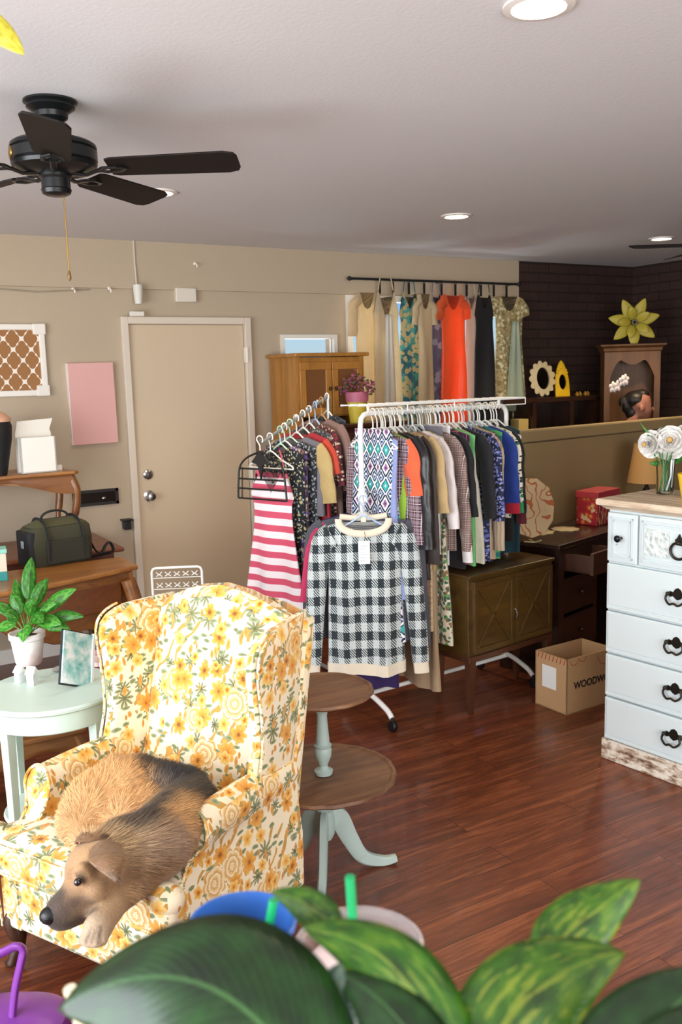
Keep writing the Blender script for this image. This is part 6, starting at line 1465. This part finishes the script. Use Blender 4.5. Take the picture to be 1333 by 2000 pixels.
fleaf((640, 2200, .50), (440, 1770, .54), (112, 1972, .58), .060, LF1, Vector((0, 0, .9)), .35, .03, .95)
fleaf((900, 2160, .55), (830, 1835, .58), (590, 1812, .60), .026, LF3, Vector((0, 0, .5)), .3, .05)
fleaf((662, 1826, .62), (620, 1760, .63), (530, 1742, .63), .013, LF3, Vector((0, 0, .3)), .2)
fleaf((900, 2200, .52), (800, 1960, .55), (660, 1900, .58), .026, LF1, Vector((.3, 0, .4)), .35)
fleaf((640, 2190, .54), (610, 1990, .56), (668, 1880, .58), .020, LF4, Vector((-.2, 0, .4)), .3)
fleaf((925, 2170, .55), (985, 1890, .57), (1222, 1862, .60), .036, LF2, Vector((0, 0, .4)), .25, .04)
fleaf((1055, 1890, .63), (1115, 1800, .64), (1252, 1718, .66), .023, LF2, Vector((0, 0, .3)), .25, .04)
fleaf((1130, 2210, .50), (1240, 1980, .52), (1440, 1890, .55), .030, LF1, Vector((.2, 0, .5)), .3)
fleaf((1270, 2180, .46), (1330, 2020, .48), (1470, 1980, .5), .026, LF1, Vector((.2, 0, .6)), .3)
# purple watering can on the floor
p = at_z(20, 2045, .10); M_PUR = plain('7C3894', .35)
WCN = thing('watering_can', 'purple plastic watering can with arched handle on the floor at bottom left', 'watering can', (p.x, p.y, 0), -CA)
MB().rings([slabring(0, 0, a, b, z, 32, .75) for z, a, b in ((0, .13, .09), (.006, .14, .10), (.12, .15, .11), (.175, .14, .10), (.185, .12, .085), (.187, .05, .04))]).build('can_body', M_PUR, WCN)
h0_ = at_d(50, 1968, (WCN.location+Vector((0, 0, .19))-EYE).dot(_fw)); D_ = (h0_-EYE).dot(_fw)
MB().tube(catmull([at_d(24, 1985, D_), at_d(30, 1930, D_), at_d(42, 1875, D_), at_d(45, 1856, D_), at_d(33, 1848, D_), at_d(10, 1858, D_+.01), at_d(-50, 1890, D_+.03), at_d(-110, 1960, D_+.05), at_d(-115, 2010, D_+.05)], 5), .0135, 12, flat=.7).build('handle', M_PUR, WCN, world=True)
MB().tube([(-.12, 0, .08), (-.22, 0, .17), (-.30, 0, .25)], [.022, .016, .013], 12).build('spout', M_PUR, WCN)
# hanging plant: one yellow leaf reaches into the top left corner
e0 = at_d(48, 108, 1.3); e1 = at_d(-60, 20, 1.3)
HP = thing('hanging_plant', 'hanging basket plant at top left, one yellow leaf tip inside the frame', 'hanging plant', (e1.x-.12, e1.y, 2.56))
MB().tube([(0, 0, 0), (0, 0, -.25)], .003, 6).lathe([(.001, -.02), (.02, -.02), (.02, 0)], seg=12).build('hanger_cord', BLACK, HP)
MB().lathe([(.001, -.36), (.06, -.36), (.09, -.27), (.092, -.25), (.001, -.25)], seg=24).build('basket', plain('5A4630', .9), HP)
for k in range(7):
    a = 2.0+k*.75; b = HP.location+Vector((0, 0, -.25)); d = Vector((math.cos(a), math.sin(a), 0)); leaf(HP, b, b+d*.08+Vector((0, 0, .08)), b+d*.16+Vector((0, 0, -.02)), .02, LM1, Vector((0, 0, 1)), 'leaf', 12)
leaf(HP, e1, (e1+e0)/2+Vector((0, 0, .012)), e0, .020, leafmat('A8A030', 'D9CC3C', 'E9E070', 'EDEBA0', 'leaf_yellow', .4), (EYE-e0).normalized()+Vector((0, 0, .3)), 'yellow_leaf', 14)
MB().tube([HP.location+Vector((0, 0, -.25)), e1], .002, 6).build('stem', M_STEM, HP, world=True)
